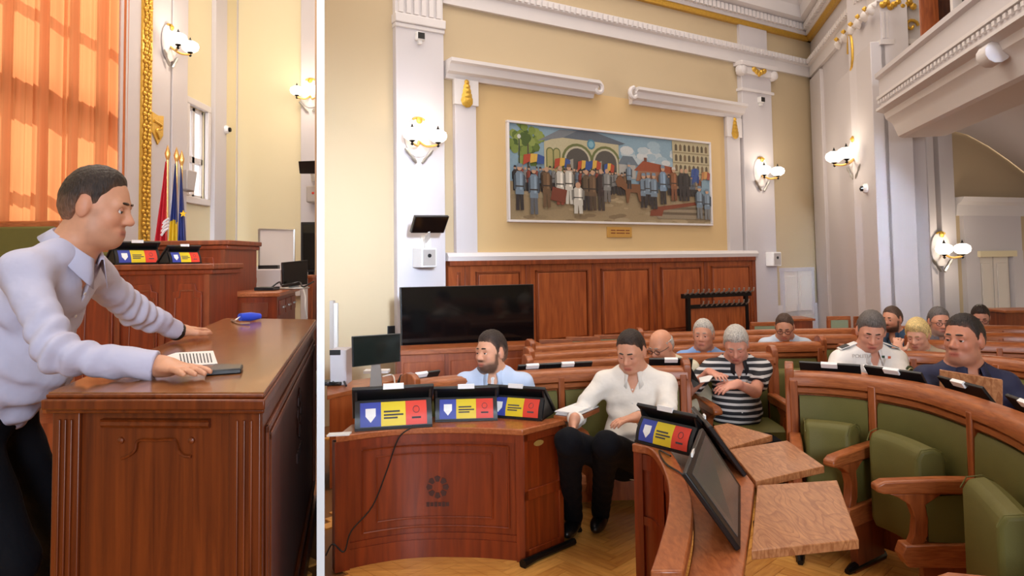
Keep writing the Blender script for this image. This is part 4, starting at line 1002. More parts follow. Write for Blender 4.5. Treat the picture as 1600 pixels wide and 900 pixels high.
# ---- coat rack
cr = thing('coat_rack', 'black metal coat rack with pegs and wooden panel', 'coat rack', tuple(wq(1120, 520, .6)))
CW = Wall(P(1064, 470, 9.4).xy, P(1174, 470, 9.9).xy, (0, 0))
def cz(px, py): return CW.at(px, py)
(ta, za), (tb, zb) = cz(1066, 463), cz(1172, 460)
mb = MB(); CW.slab(mb, ta, tb, za - .03, za + .03, -.03, .03); mb.build('top_bar', 'black_metal', cr)
mb = MB(); CW.slab(mb, ta + .08, tb - .06, za - .17, za - .12, -.02, .03); mb.build('lower_bar', 'black_metal', cr)
for t_ in (ta + .09, tb - .08):
    mb = MB(); CW.slab(mb, t_ - .025, t_ + .025, 0, za, -.025, .025); mb.build('post', 'black_metal', cr)
mb = MB(); CW.slab(mb, ta + .11, tb - .1, .2, za - .17, -.01, .01); mb.build('back_panel', 'bench_v', cr)
for k in range(14):
    t_ = ta + .02 + (tb - ta - .04)*k/13
    mb = MB(); mb.tube([CW.pt(t_, za + .02, .02), CW.pt(t_, za + .05, .09), CW.pt(t_, za + .09, .10)], .012, 6); mb.build('peg', 'silver', cr, smooth=True)
    if 2 < k < 13:
        mb = MB(); mb.tube([CW.pt(t_, za - .14, .03), CW.pt(t_, za - .11, .08), CW.pt(t_, za - .07, .09)], .010, 6); mb.build('peg', 'silver', cr, smooth=True)
# ---- loose chairs along the wall
def loose_chair(px, py, Y, w, lab, m='green_fade', rz=0.0):
    p = P(px, py, Y)
    o = thing('wooden_chair', lab, 'chair', (p.x, p.y, 0), 'loose upholstered chairs along the wall')
    h = w/2; zt = p.z
    c, s = math.cos(rz), math.sin(rz)
    def T(x, y, z): return Vector((p.x + x*c - y*s, p.y + x*s + y*c, z))
    def bx(mb, x0, x1, y0, y1, z0, z1_): mb.prism([T(x0, y0, z0), T(x1, y0, z0), T(x1, y1, z0), T(x0, y1, z0)], (0, 0, z1_ - z0))
    mb = MB(); bx(mb, -h, h, -.02, .02, zt - .05, zt); mb.build('top_rail', 'bench', o, bevel=.006)
    for x in (-h, h - .04):
        mb = MB(); bx(mb, x, x + .04, -.02, .02, 0, zt - .05); mb.build('leg', 'bench_v', o)
        mb = MB(); bx(mb, x, x + .04, -.46, -.42, 0, .42); mb.build('leg', 'bench_v', o)
    mb = MB(); bx(mb, -h + .04, h - .04, -.03, .015, .5, zt - .05); mb.build('backrest', m, o)
    mb = MB(); bx(mb, -h, h, -.46, .0, .42, .48); mb.build('seat', m, o, bevel=.01)
for (px, py, Y, w, lab) in ((868, 530, 7.6, .36, 'loose chair with faded back, leftmost under the wainscot'), (911, 526, 7.8, .38, 'loose chair with faded back, second from the television'),
                      (953, 523, 8.0, .36, 'loose chair with faded back behind the white-shirted man'), (1012, 517, 8.3, .36, 'loose chair with faded back left of the coat rack'), (1204, 503, 8.8, .5, 'loose chair just right of the coat rack'),
                      (1310, 494, 9.2, .3, 'loose chair with pale green back nearest the corner strip'), (1352, 494, 9.2, .3, 'loose chair beside the corner pier, second from the door')):
    loose_chair(px, py, Y, w, lab)
# ---- painting and plaque
pt_ = thing('painting', 'large framed crowd painting with soldiers, flags and arcaded house', 'painting', tuple(W1.pt(t1(949), z1(949, 346), .015)))
pa, pb_ = t1(793, 270), t1(1106, 290)
pz0 = (z1(796, 341) + z1(1105, 352))/2; pz1 = (z1(793, 190) + z1(1105, 228))/2
PWd, PHt = pb_ - pa, pz1 - pz0
mb = MB(); fwid = .03
for (a, b, c, d) in ((pa - fwid, pb_ + fwid, pz1, pz1 + fwid), (pa - fwid, pb_ + fwid, pz0 - fwid, pz0), (pa - fwid, pa, pz0, pz1), (pb_, pb_ + fwid, pz0, pz1)): W1.slab(mb, a, b, c, d, .01, .06)
mb.build('frame', 'plaster', pt_, bevel=.006)
cv = MB(); cols = []; lay = [0]
def paint(poly, col):
    lay[0] += 1
    d = .03 + lay[0]*.00004
    cv.poly([W1.pt(pa + PWd*min(1, max(0, u)), pz0 + PHt*min(1, max(0, v)), d) for u, v in poly]); cols.append(col)
def disc(u, v, r, col, n=9, k=1.0): paint([(u + r*math.cos(2*math.pi*i/n), v + r*k*2.95*math.sin(2*math.pi*i/n)) for i in range(n)], col)
paint([(0, 0), (1, 0), (1, 1), (0, 1)], (128, 160, 178))
for k in range(26):
    disc(.52 + .3*random.random(), .68 + .26*random.random(), .02 + .02*random.random(), random.choice([(176, 190, 196), (196, 200, 198), (150, 176, 190)]), 9, .5)
paint([(0, 0), (1, 0), (1, .34), (.6, .42), (0, .40)], (158, 134, 96))
for k in range(60): disc(random.random(), random.random()*.3, .012 + .03*random.random(), random.choice([(150, 126, 90), (168, 146, 108), (136, 112, 78), (176, 152, 112)]), 7, .25)
for k in range(60):
    disc(.06 + .05*random.gauss(0, 1)*.8, .84 + .10*random.gauss(0, 1)*.8, .016, random.choice([(92, 116, 44), (120, 142, 56), (74, 98, 40), (140, 156, 70)]), 7)
paint([(.075, .45), (.085, .45), (.083, .8), (.078, .8)], (84, 74, 54)); paint([(.040, .45), (.046, .45), (.045, .86), (.041, .86)], (52, 58, 66)); disc(.043, .87, .008, (200, 204, 196))
paint([(.15, .45), (.50, .45), (.50, .90), (.23, .92), (.15, .84)], (188, 176, 136))
paint([(.12, .84), (.22, .985), (.38, 1.0), (.535, .90), (.50, .88), (.235, .90)], (92, 100, 112)); paint([(.12, .84), (.22, .985), (.30, .99), (.235, .90)], (118, 122, 128))
for (c, rr, hh) in ((.30, .062, .66), (.435, .062, .66)):
    for (r2, col) in ((rr*1.18, (106, 112, 60)), (rr, (188, 178, 150)), (rr*.86, (84, 78, 72))):
        paint([(c - r2, .44)] + [(c - r2*math.cos(a), hh + r2*2.6*math.sin(a)) for a in [i*math.pi/10 for i in range(11)]] + [(c + r2, .44)], col)
    paint([(c - .04, .44), (c - .02, .44), (c - .02, .68), (c - .04, .66)], (156, 148, 132))
for c in (.175, .205):
    for (r2, col) in ((.017, (106, 112, 60)), (.012, (170, 160, 96))): paint([(c - r2, .46)] + [(c - r2*math.cos(a), .74 + r2*2.6*math.sin(a)) for a in [i*math.pi/6 for i in range(7)]] + [(c + r2, .46)], col)
disc(.365, .855, .02, (70, 130, 156)); disc(.365, .855, .013, (120, 170, 186))
paint([(.50, .50), (.585, .50), (.585, .66), (.55, .74), (.50, .72)], (170, 166, 158)); paint([(.495, .66), (.52, .76), (.57, .76), (.60, .66)], (104, 116, 128))
paint([(.585, .48), (.79, .48), (.79, .62), (.60, .62)], (160, 104, 74)); paint([(.575, .60), (.625, .72), (.79, .67), (.79, .60)], (160, 72, 40)); paint([(.63, .71), (.645, .71), (.645, .76), (.63, .76)], (120, 60, 40))
paint([(.79, .55), (1, .55), (1, 1), (.785, 1)], (186, 172, 132))
for r_ in range(3):
    for c in range(8):
        u = .80 + c*.025; v = .63 + r_*.125; paint([(u, v), (u + .014, v), (u + .014, v + .065), (u + .007, v + .085), (u, v + .065)], (96, 82, 60) if (r_ + c) % 3 else (120, 96, 66))
    paint([(.79, .60 + r_*.125), (1, .60 + r_*.125), (1, .615 + r_*.125), (.79, .615 + r_*.125)], (150, 134, 98))
paint([(.68, .13), (.97, .24), (1, .24), (1, .05), (.70, .05)], (150, 132, 104)); paint([(.72, .10), (.97, .10), (.97, .13), (.72, .13)], (110, 92, 70)); paint([(.72, .16), (.97, .17), (.97, .20), (.72, .19)], (112, 94, 72)); paint([(.655, .08), (.72, .08), (.73, .15), (.95, .24), (.93, .27), (.70, .19), (.66, .14)], (140, 66, 40))
def fig(u, v0, h, coat, legs, skin=(198, 150, 116), hat=None, w=.016, leg=.42):
    f = h
    paint([(u - w*.75, v0), (u - w*.1, v0), (u, v0 + f*leg), (u + w*.15, v0), (u + w*.8, v0), (u + w*.7, v0 + f*(leg + .06)), (u - w*.7, v0 + f*(leg + .06))], legs)
    paint([(u - w*.85, v0 + f*(leg - .08)), (u + w*.85, v0 + f*(leg - .08)), (u + w*.75, v0 + f*.62), (u + w*1.05, v0 + f*.74), (u + w*.5, v0 + f*.84), (u - w*.5, v0 + f*.84), (u - w*1.05, v0 + f*.74), (u - w*.75, v0 + f*.62)], coat)
    dk_ = tuple(int(c*.62) for c in coat); lt = tuple(min(255, int(c*1.22)) for c in coat)
    paint([(u - w*1.15, v0 + f*.74), (u - w*.72, v0 + f*.78), (u - w*.66, v0 + f*.46), (u - w*1.1, v0 + f*.44)], dk_); paint([(u + w*1.15, v0 + f*.74), (u + w*.72, v0 + f*.78), (u + w*.66, v0 + f*.46), (u + w*1.1, v0 + f*.44)], dk_)
    paint([(u + w*.05, v0 + f*.44), (u + w*.5, v0 + f*.44), (u + w*.42, v0 + f*.80), (u + w*.1, v0 + f*.80)], lt)
    paint([(u - w*.85, v0 + f*.50), (u + w*.85, v0 + f*.50), (u + w*.85, v0 + f*.53), (u - w*.85, v0 + f*.53)], (56, 48, 42))
    disc(u, v0 + f*.91, w*.48, skin, 9, .95)
    if hat: paint([(u - w*.55, v0 + f*.93), (u + w*.55, v0 + f*.93), (u + w*.4, v0 + f*1.01), (u - w*.4, v0 + f*1.01)], hat)
B, Br, K, Wt = (112, 132, 150), (112, 82, 56), (54, 48, 48), (200, 194, 180)
for k in range(34): fig(.02 + .52*k/34 + .004*random.random(), .30 + .02*random.random(), .26, random.choice([Br, K, (96, 76, 60), (120, 118, 116), (140, 60, 44), (90, 104, 118)]), K, hat=random.choice([None, (70, 60, 52), K]), w=.011)
for k in range(12): fig(.76 + .19*k/12, .33, .25, random.choice([K, (120, 64, 40), (150, 126, 96), (84, 92, 104)]), K, hat=random.choice([None, K]), w=.011)
def flag(u, v, s, cs, lean=.3):
    for i, c in enumerate(cs): paint([(u + s*i*.33, v + .03*math.sin(i)), (u + s*(i + 1)*.33, v + .03*math.sin(i + 1) + .02), (u + s*(i + 1)*.33 + .004, v + .10 + .03*math.sin(i + 1)), (u + s*i*.33 + .004, v + .11 + .02*math.sin(i))], c)
RY = ((186, 66, 40), (222, 172, 60), (52, 80, 150))
flag(.055, .57, .09, RY); flag(.19, .55, .07, RY); flag(.295, .54, .055, RY); flag(.345, .55, .06, RY[::-1]); flag(.42, .53, .05, RY[::-1])
flag(.885, .55, .045, ((52, 80, 150), (40, 70, 150), (52, 80, 150))); flag(.89, .47, .04, ((40, 70, 150), (52, 80, 150), (30, 60, 130))); flag(.945, .52, .05, ((190, 120, 60), (214, 150, 70), (170, 70, 44)))
for (u, v, h, c, l, ht) in ((.04, .10, .48, B, K, B), (.10, .06, .50, B, (92, 96, 104), B), (.155, .14, .44, Br, Br, None), (.215, .17, .43, Wt, (150, 70, 48), None), (.255, .18, .43, Wt, Wt, (110, 84, 60)), (.335, .12, .46, (96, 76, 56), K, None), (.365, .12, .46, (110, 82, 58), (84, 66, 50), None), (.405, .12, .48, (62, 46, 44), (70, 58, 52), None), (.435, .22, .38, (128, 128, 124), (110, 104, 98), None),
                       (.62, .17, .40, B, K, B), (.645, .20, .38, B, K, B), (.675, .16, .42, B, K, B), (.725, .22, .46, (116, 142, 168), K, B), (.785, .27, .40, (140, 84, 50), (130, 74, 44), Wt), (.83, .27, .40, K, K, None), (.855, .27, .40, K, K, None), (.93, .06, .40, B, (120, 122, 122), B), (.975, .05, .38, B, (120, 122, 122), B)):
    fig(u, v, h, c, l, hat=ht, w=.021)
paint([(.17, .22), (.235, .19), (.245, .33), (.18, .36)], (128, 60, 40))
fig(.295, .08, .34, Wt, Wt, w=.026, leg=.35)
# rider
paint([(.475, .46), (.50, .54), (.53, .44), (.60, .44), (.605, .24), (.595, .24), (.585, .34), (.55, .34), (.54, .22), (.53, .22), (.525, .36), (.50, .40), (.485, .40)], (128, 80, 46)); fig(.545, .38, .30, B, K, hat=B, w=.014)
me_o = cv.build('canvas', attrmat('oil_paint', .55), pt_)
ca_ = me_o.data.color_attributes.new('Col', 'FLOAT_COLOR', 'CORNER')
for pg, col in zip(me_o.data.polygons, cols):
    gm = sum(col)/3; cc_ = rgb(*[int((c*.82 + gm*.18)*.95) for c in col])
    for li in pg.loop_indices: ca_.data[li].color = cc_
pq = thing('brass_plaque', 'small brass plaque with two engraved lines under the painting', 'plaque', tuple(wq(966, 362, .015)))
(ta, za), (tb, zb) = W1.at(947, 371), W1.at(985, 355)
mb = MB(); W1.slab(mb, ta, tb, za, zb, .012, .03); mb.build('plate', 'brass', pq, bevel=.003)
for q_ in (.62, .36):
    for (x0, x1) in ((.14, .32), (.36, .70), (.74, .90)):
        mb = MB(); W1.slab(mb, ta + (tb - ta)*x0, ta + (tb - ta)*x1, za + (zb - za)*q_, za + (zb - za)*(q_ + .10), .03, .0315); mb.build('engraving', 'panel_dark', pq)
# papers on the arm between the curved desk and the white-shirted man
o = thing('paper_stack', 'stack of white papers beside the white-shirted man', 'papers', tuple(PZ(897, 642, .74)))
q = [PZ(868, 648, .76), PZ(900, 652, .76), PZ(934, 637, .76), PZ(905, 634, .76)]
for k in range(4):
    mb = MB(); sh = Vector((.006*math.sin(k*2), .006*math.cos(k*3), k*.007)); mb.prism([p + sh for p in q], (0, 0, .005)); mb.build('sheet', 'paper', o)
mb = MB(); mb.prism([p.lerp(sum(q, Vector())/4, -.1) - Vector((0, 0, .03)) for p in q], (0, 0, .028)); tag(mb.build('side_flap', 'bench', bevel=.004), 'small wooden writing flap carrying the paper stack', 'writing flap')
# ================================================================= the left-hand room
# ---- speaker's desk (lectern)
ZK = 1.37
kn = [PZ(76, 613, ZK), PZ(412, 613, ZK), PZ(497, 499, ZK), PZ(352, 497, ZK)]   # near-left, near-right, far-right, far-left
kn[2].x = min(kn[2].x, -0.272*kn[2].y - .03)
lk = thing('speaker_desk', 'massive dark wooden speaker desk the standing man leans on', 'desk', (kn[0].x*.5 + kn[2].x*.5, kn[0].y*.5 + kn[2].y*.5, ZL))
kc = sum(kn, Vector())/4
def grow(q, d): return [p + (p - kc).normalized()*d for p in q]
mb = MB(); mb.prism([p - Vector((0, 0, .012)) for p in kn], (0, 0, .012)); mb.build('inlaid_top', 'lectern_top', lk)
for d, z0, z1_ in ((.012, -.014, -.003), (.030, -.040, -.014), (.012, -.052, -.040)):
    mb = MB(); mb.prism([p + Vector((0, 0, z0)) for p in grow(kn, d)], (0, 0, z1_ - z0)); mb.build('top_edge', 'lectern', lk, bevel=.004)
kb = grow(kn, -.03)
mb = MB(); mb.prism([Vector((p.x, p.y, ZL)) for p in kb], (0, 0, ZK - .052 - ZL)); mb.build('body', 'lectern', lk)
KN = Wall(kb[0].xy, kb[1].xy, (0, 0)); KS = Wall(kb[1].xy, kb[2].xy, (0, 2))
zt = ZK - .053
for (a, b) in ((0, .075), (KN.L - .085, KN.L)):
    mb = MB(); KN.slab(mb, a, b, ZL, zt, 0, .012); st = mb.build('corner_stile', 'lectern', lk, bevel=.003)
    for k in range(3):
        x = a + (b - a)*(.28 + .22*k); mb = MB(); KN.slab(mb, x - .004, x + .004, ZL + .05, zt - .02, .012, .018); mb.build('reed', 'lectern', st, bevel=.002)
t0_, z0_ = KN.at(162, 660); t1_, _ = KN.at(330, 660)
mb = MB(); KN.profile(mb, t0_, t1_, [(0, -.010), (.008, -.012), (.016, -.004), (.012, .004), (.018, .010), (0, .012)], z0_); mb.build('bar_moulding', 'lectern', lk, smooth=True)
def kp(px, py, d): t, z = KN.at(px, py); return KN.pt(t, z, d)
mb = MB(); mb.tube(spline([kp(191, 716, .004), kp(203, 711, .004), (kp(213, 702, .004)), kp(218, 688, .004), kp(245, 687.5, .004), kp(273, 687, .004), kp(279, 702, .004), kp(288, 711, .004), kp(300, 713, .004)], 4), .0042, 6); mb.build('scroll_moulding', 'lectern', lk, smooth=True)
for x in (190, 300):
    mb = MB(); mb.lathe([(.009, 0), (.008, .006), (.001, .009)], kp(x, 688, 0), 10, KN.n); mb.build('button', 'lectern', lk, smooth=True)
# side panel mouldings and emblem
for (i, o_) in ((.05, .010), (.075, .014)):
    for (a, b, c, d) in ((i, KS.L - i, zt - i - .02, zt - i), (i, KS.L - i, ZL + .10 + i, ZL + .12 + i), (i, i + .02, ZL + .10 + i, zt - i), (KS.L - i - .02, KS.L - i, ZL + .10 + i, zt - i)):
        mb = MB(); KS.slab(mb, a, b, c, d, 0, o_); mb.build('side_moulding', 'lectern', lk, bevel=.003)
mb = MB(); KS.slab(mb, 0, KS.L, ZL, ZL + .09, 0, .02); mb.build('plinth', 'lectern', lk, bevel=.004)
for k in range(8):
    a = k*math.pi/4; c = KS.pt(KS.L*.52, ZK - .30, .002); mb = MB()
    mb.prism([c + KS.u*rr*math.cos(a + q) + Vector((0, 0, rr*math.sin(a + q))) for rr, q in ((.05, -.26), (.095, -.3), (.105, 0), (.095, .3), (.05, .26))], KS.n*.004); mb.build('emblem_petal', 'emblem', lk)
for k in range(5):
    mb = MB(); KS.slab(mb, KS.L*.52 - .11 + k*.045, KS.L*.52 - .075 + k*.045, ZK - .48, ZK - .44, 0, .005); mb.build('emblem_letter', 'emblem', lk)
# ---- things on the speaker's desk
o = thing('paper_sheet', 'printed white sheet between the speaker hands', 'paper', tuple(PZ(290, 565, ZK)))
q = [PZ(245, 562, ZK), PZ(262, 575, ZK), PZ(340, 569, ZK), PZ(333, 549, ZK), PZ(275, 552, ZK)]
mb = MB(); mb.prism([p + Vector((0, 0, .001)) for p in q], (0, 0, .0015)); mb.build('sheet', 'paper', o)
for k in range(10):
    x = 281 + 5.2*k; a, b = PZ(x, 554 - .1*k, ZK), PZ(x + 3, 570 - .25*k, ZK)
    mb = MB(); w_ = Vector((.0022, 0, 0)); mb.poly([a - w_ + Vector((0, 0, .0031)), a + w_ + Vector((0, 0, .0031)), b + w_ + Vector((0, 0, .0031)), b - w_ + Vector((0, 0, .0031))]); mb.build('printed_line', 'ink', o)
ph = thing('mobile_phone', 'black mobile phone lying by the near hand', 'phone', tuple(PZ(350, 582, ZK)))
q = [PZ(320, 588, ZK), PZ(377, 584, ZK), PZ(380, 577, ZK), PZ(335, 576, ZK)]
mb = MB(); mb.prism([p + Vector((0, 0, .001)) for p in q], (0, 0, .014)); mb.build('case', 'black', ph, bevel=.003)
mb = MB(); c = sum(q, Vector())/4; mb.prism([c + (p - c)*.9 + Vector((0, 0, .0155)) for p in q], (0, 0, .001)); mb.build('screen', 'grey_screen', ph)
pn = thing('blue_pen', 'blue pen and clip lying at the far end of the speaker desk', 'pen', tuple(PZ(392, 503, ZK)))
mb = MB(); a, b = PZ(375, 504, ZK) + Vector((0, 0, .03)), PZ(406, 501, ZK) + Vector((0, 0, .025)); mb.tube([a, a.lerp(b, .5), b], [.022, .026, .016], 10); mb.build('barrel', 'pen_blue', pn, smooth=True)
mb = MB(); mb.tube(spline([a, PZ(366, 505, ZK) + Vector((0, 0, .012)), PZ(362, 502, ZK) + Vector((0, 0, .006)), PZ(372, 507, ZK) + Vector((0, 0, .006)), PZ(390, 508, ZK) + Vector((0, 0, .01))], 5), .005, 6); mb.build('clip', 'silver', pn, smooth=True)
# ---- orange curtains
def curtain(y0, y1, lab, ph_, gather):
    o = thing('curtain', lab, 'curtain', (XW + .1, (y0 + y1)/2, zcur), 'orange window curtains')
    n = 120; rows_ = []
    for zz in (zcur - .06, zcur + .5, 2.6, 4.0, 5.2, 6.3):
        rr = []
        q = (zz - zcur)/5
        for i in range(n + 1):
            u = i/n; y = y0 + (y1 - y0)*u
            amp = .028 + .018*math.sin(u*9 + ph_)
            x = XW + .09 + amp*math.sin(u*(y1 - y0)*30 + ph_ + .4*math.sin(u*7 + q*2)) + .016*math.sin(u*(y1 - y0)*71 + q)
            rr.append(Vector((x, y + .03*math.sin(u*20 + q*3)*(1 - u)*u*4*.5, zz)))
        rows_.append(rr)
    mb = MB(); mb.loft(rows_, closed=False, caps=False); mb.build('drape', 'curtain', o, smooth=True, angle=180)
    mb = MB(); mb.tube([(XW + .09, y0, 6.32), (XW + .09, y1, 6.32)], .02, 8); mb.build('rod', 'brass', o, smooth=True)
yc = PX(79, 200, XW).y
curtain(PX(-80, 200, XW).y, yc - .02, 'orange curtain at the picture edge behind the speaker', 0.3, 0)
curtain(yc + .01, PX(184, 200, XW).y, 'orange curtain beside the white pier', 1.9, 0)
# ---- gilded shield
t, z = tp_(246, 200), zp_(246, 200)
o = thing('gilded_shield', 'gilded coat of arms shield on the white pier', 'emblem', tuple(L1.pt(t, z - .25, .1)))
ta, tb = tp_(236, 200) , tp_(254, 200); zt_, zb_ = zp_(246, 178), zp_(246, 227); tm = (ta + tb)/2; hz_ = zt_ - zb_
mb = MB(); mb.prism([L1.pt(ta, zt_, .1), L1.pt(tm, zt_ - .02, .1), L1.pt(tb, zt_, .1), L1.pt(tb - .01, zb_ + hz_*.35, .1), L1.pt(tm, zb_, .1), L1.pt(ta + .01, zb_ + hz_*.35, .1)], L1.n*.016); mb.build('shield_plate', 'gold', o, bevel=.006)
mb = MB(); mb.tube(spline([L1.pt(tm - .10, zt_ - .10, .118), L1.pt(tm + .05, zt_ - .12, .12), L1.pt(tm + .06, zt_ - hz_*.45, .12), L1.pt(tm - .04, zt_ - hz_*.55, .12), L1.pt(tm + .02, zt_ - hz_*.8, .118)], 5), .016, 7); mb.build('relief_figure', 'gold', o, smooth=True)
# ---- flags
M['flag_stripe'] = mat('flag_white', rgb(220, 214, 214), .6)
def flag3(px, ytop, pxb0, pxb1, ybot, Y, bands, lab, extra=None):
    tp = P(px, ytop, Y); z0 = ZL + .36
    o = thing('flag', lab, 'flag', (tp.x, tp.y, z0), 'flags standing behind the officials desk')
    mb = MB(); mb.tube([(tp.x, tp.y, z0), (tp.x, tp.y, tp.z - .12)], .012, 8); mb.build('pole', 'brass', o, smooth=True)
    mb = MB(); mb.lathe([(.008, 0), (.02, .03), (.028, .07), (.001, .16)], (tp.x, tp.y, tp.z - .13), 8); mb.build('finial', 'brass', o, smooth=True)
    mb = MB(); mb.lathe([(.15, 0), (.15, .03), (.03, .06), (.02, .2)], (tp.x, tp.y, z0), 14); mb.build('base', 'black_metal', o, smooth=True)
    zb = P(px, ybot, Y).z - .5; ztp = tp.z - .14
    xl, xr = P(pxb0, ybot, Y).x, P(pxb1, ybot, Y).x
    for (q0, q1, u0, u1, m) in bands:
        rows_ = []
        for k in range(9):
            q = q0 + (q1 - q0)*k/8; zz = ztp + (zb - ztp)*q; wq_ = min(1, .10 + 1.25*q)
            rr = []
            for i in range(25):
                u = u0 + (u1 - u0)*i/24
                x = tp.x + ((xl - tp.x) + (xr - xl)*u)*wq_
                y = tp.y - .02 + .05*math.sin(u*17 + q*2)*wq_
                rr.append(Vector((x, y, zz + .12*q*math.sin(u*3))))
            rows_.append(rr)
        mb = MB(); mb.loft(rows_, closed=False, caps=False); mb.build('cloth', m, o, smooth=True, angle=180)
    return o
o = flag3(262, 231, 241, 265, 370, 7.0, ((0, .74, 0, 1, 'flag_red'), (.74, 1.3, 0, 1, 'flag_blue')), 'red flag with blue foot, leftmost of the flags')
for k in range(4):
    mb = MB(); mb.tube(spline([P(252 + k, 368 - 6*k, 6.9), P(257, 361 - 5*k, 6.9), P(264, 356 - 5*k, 6.9)], 4), .012, 6); mb.build('white_feather', 'flag_stripe', o, smooth=True)
flag3(276, 234, 264, 281, 370, 6.9, ((0, .50, 0, 1, 'flag_blue'), (.50, 1.3, 0, 1, 'flag_yellow')), 'blue and yellow flag between the other two')
o = flag3(284, 239, 280, 293, 370, 6.8, ((0, 1.3, 0, 1, 'flag_blue'),), 'dark blue flag with a gold star, rightmost')
c = P(286, 334, 6.68); mb = MB(); mb.prism([c + Vector((.035*(1 if i % 2 == 0 else .42)*math.sin(i*math.pi/5), 0, .035*(1 if i % 2 == 0 else .42)*math.cos(i*math.pi/5))) for i in range(10)], (0, .008, 0)); mb.build('gold_star', 'flag_yellow', o)
# ---- officials' desks on the platform
ZP = ZL + .35
def off_desk(lab, corners, ztop, panels, Yf, depth, m='desk'):
    a, b = P(corners[0], 420, Yf), P(corners[1], 420, Yf)
    o = thing('officials_desk', lab, 'desk', ((a.x + b.x)/2, Yf, ZP), 'panelled officials desks')
    Wd = Wall((a.x, Yf), (b.x, Yf), (0, 0))
    mb = MB(); mb.box((a.x, Yf, ZP), (b.x, Yf + depth, ztop - .04)); mb.build('body', m, o)
    mb = MB(); mb.box((a.x - .04, Yf - .05, ztop - .04), (b.x + .05, Yf + depth, ztop)); mb.build('desk_top', 'panel_dark', o, bevel=.008)
    mb = MB(); mb.box((a.x - .02, Yf - .025, ztop - .075), (b.x + .03, Yf + depth, ztop - .04)); mb.build('frieze', m, o, bevel=.006)
    for k in range(panels):
        w_ = (b.x - a.x)/panels; x0 = a.x + k*w_ + .05; x1 = a.x + (k + 1)*w_ - .05
        h_ = ztop - .14
        mb = MB(); q = [(x0, ZP + .12), (x1, ZP + .12), (x1, h_ - .06), (x1 - .04, h_ - .05), (x1 - .05, h_), (x0 + .05, h_), (x0 + .04, h_ - .05), (x0, h_ - .06)]
        mb.prism([(x, Yf - .012, z) for x, z in q], (0, .014, 0)); pn_ = mb.build('panel', m, o, bevel=.004)
        ring = [Vector((x, Yf - .014, z)) for x, z in q]; cen = sum(ring, Vector())/8
        mb = MB(); mb.tube([p + (cen - p).normalized()*.05 for p in ring + ring[:1]], .006, 6); mb.build('moulding', 'panel_dark', pn_, smooth=True)
        mb = MB(); xs_ = a.x + (k + 1)*w_; mb.box((xs_ - .03, Yf - .02, ZP), (xs_ + .005, Yf + .01, ztop - .075)); mb.build('stile', 'panel_dark', o)
    return o, Wd
z1d = P(250, 413, 5.0).z; off_desk('lower panelled officials desk behind the speaker', (120, 328), z1d, 3, 5.0, .5)
z2d = P(300, 376, 5.75).z; off_desk('taller officials desk end beside the flags', (200, 352), z2d, 2, 5.75, .7)
put_tablet((P(205, 411, 5.12).x, 5.16, z1d + .002), R(50), 'tricolour-backed tablet nearest the speaker face', 'tablets on the officials desk', 0.92)
put_tablet((P(279, 411, 5.12).x, 5.16, z1d + .002), R(58), 'tricolour-backed tablet right along the officials desk', 'tablets on the officials desk', 0.74)
# green leather chairs of the officials
def arm_chair(px, py, Y, w, lab):
    p = P(px, py, Y); h = w/2; zt = p.z
    o = thing('leather_chair', lab, 'chair', (p.x, Y, ZP), 'green leather officials chairs')
    mb = MB(); mb.box((p.x - h, Y, ZP + .4), (p.x + h, Y + .09, zt - .04)); mb.build('backrest', 'green', o, bevel=.02)
    mb = MB(); mb.box((p.x - h - .03, Y + .01, zt - .06), (p.x + h + .03, Y + .10, zt)); mb.build('top_rail', 'bench', o, bevel=.01)
    for x in (p.x - h - .03, p.x + h - .01):
        mb = MB(); mb.box((x, Y + .02, ZP), (x + .04, Y + .08, zt - .05)); mb.build('leg', 'bench_v', o)
        mb = MB(); mb.box((x, Y - .46, ZP), (x + .04, Y - .41, ZP + .42)); mb.build('leg', 'bench_v', o)
    mb = MB(); mb.box((p.x - h, Y - .46, ZP + .40), (p.x + h, Y + .02, ZP + .50)); mb.build('seat', 'green', o, bevel=.02)
arm_chair(30, 345, 5.3, .55, 'green leather chair with wooden top behind the speaker back')
arm_chair(168, 385, 5.53, .3, 'green leather chair behind the tablet nearest the speaker face')
arm_chair(372, 434, 6.9, .24, 'green upholstered chair beside the computer desk and whiteboard')
# ---- computer desk at the partition
Y3 = 5.6
a, b = P(352, 458, Y3), P(437, 458, Y3); zd3 = a.z
cd = thing('computer_desk', 'low dark desk with drawers and monitor behind the speaker desk', 'desk', ((a.x + b.x)/2, Y3, ZP))
fr_ = P(476, 447, 6.9)
mb = MB(); mb.prism([(a.x, Y3, zd3 - .035), (b.x, Y3, zd3 - .035), (fr_.x, 6.75, zd3 - .035), (a.x - .25, 6.75, zd3 - .035)], (0, 0, .035)); mb.build('desk_top', 'desk_top', cd, bevel=.006)
mb = MB(); mb.prism([(a.x + .03, Y3 + .03, ZP), (b.x - .03, Y3 + .03, ZP), (fr_.x - .03, 6.7, ZP), (a.x - .2, 6.7, ZP)], (0, 0, zd3 - .036 - ZP)); mb.build('body', 'desk', cd)
mb = MB(); mb.box((a.x + .12, Y3 + .016, zd3 - .20), (b.x - .10, Y3 + .03, zd3 - .08)); mb.build('front_panel', 'panel_dark', cd, bevel=.004)
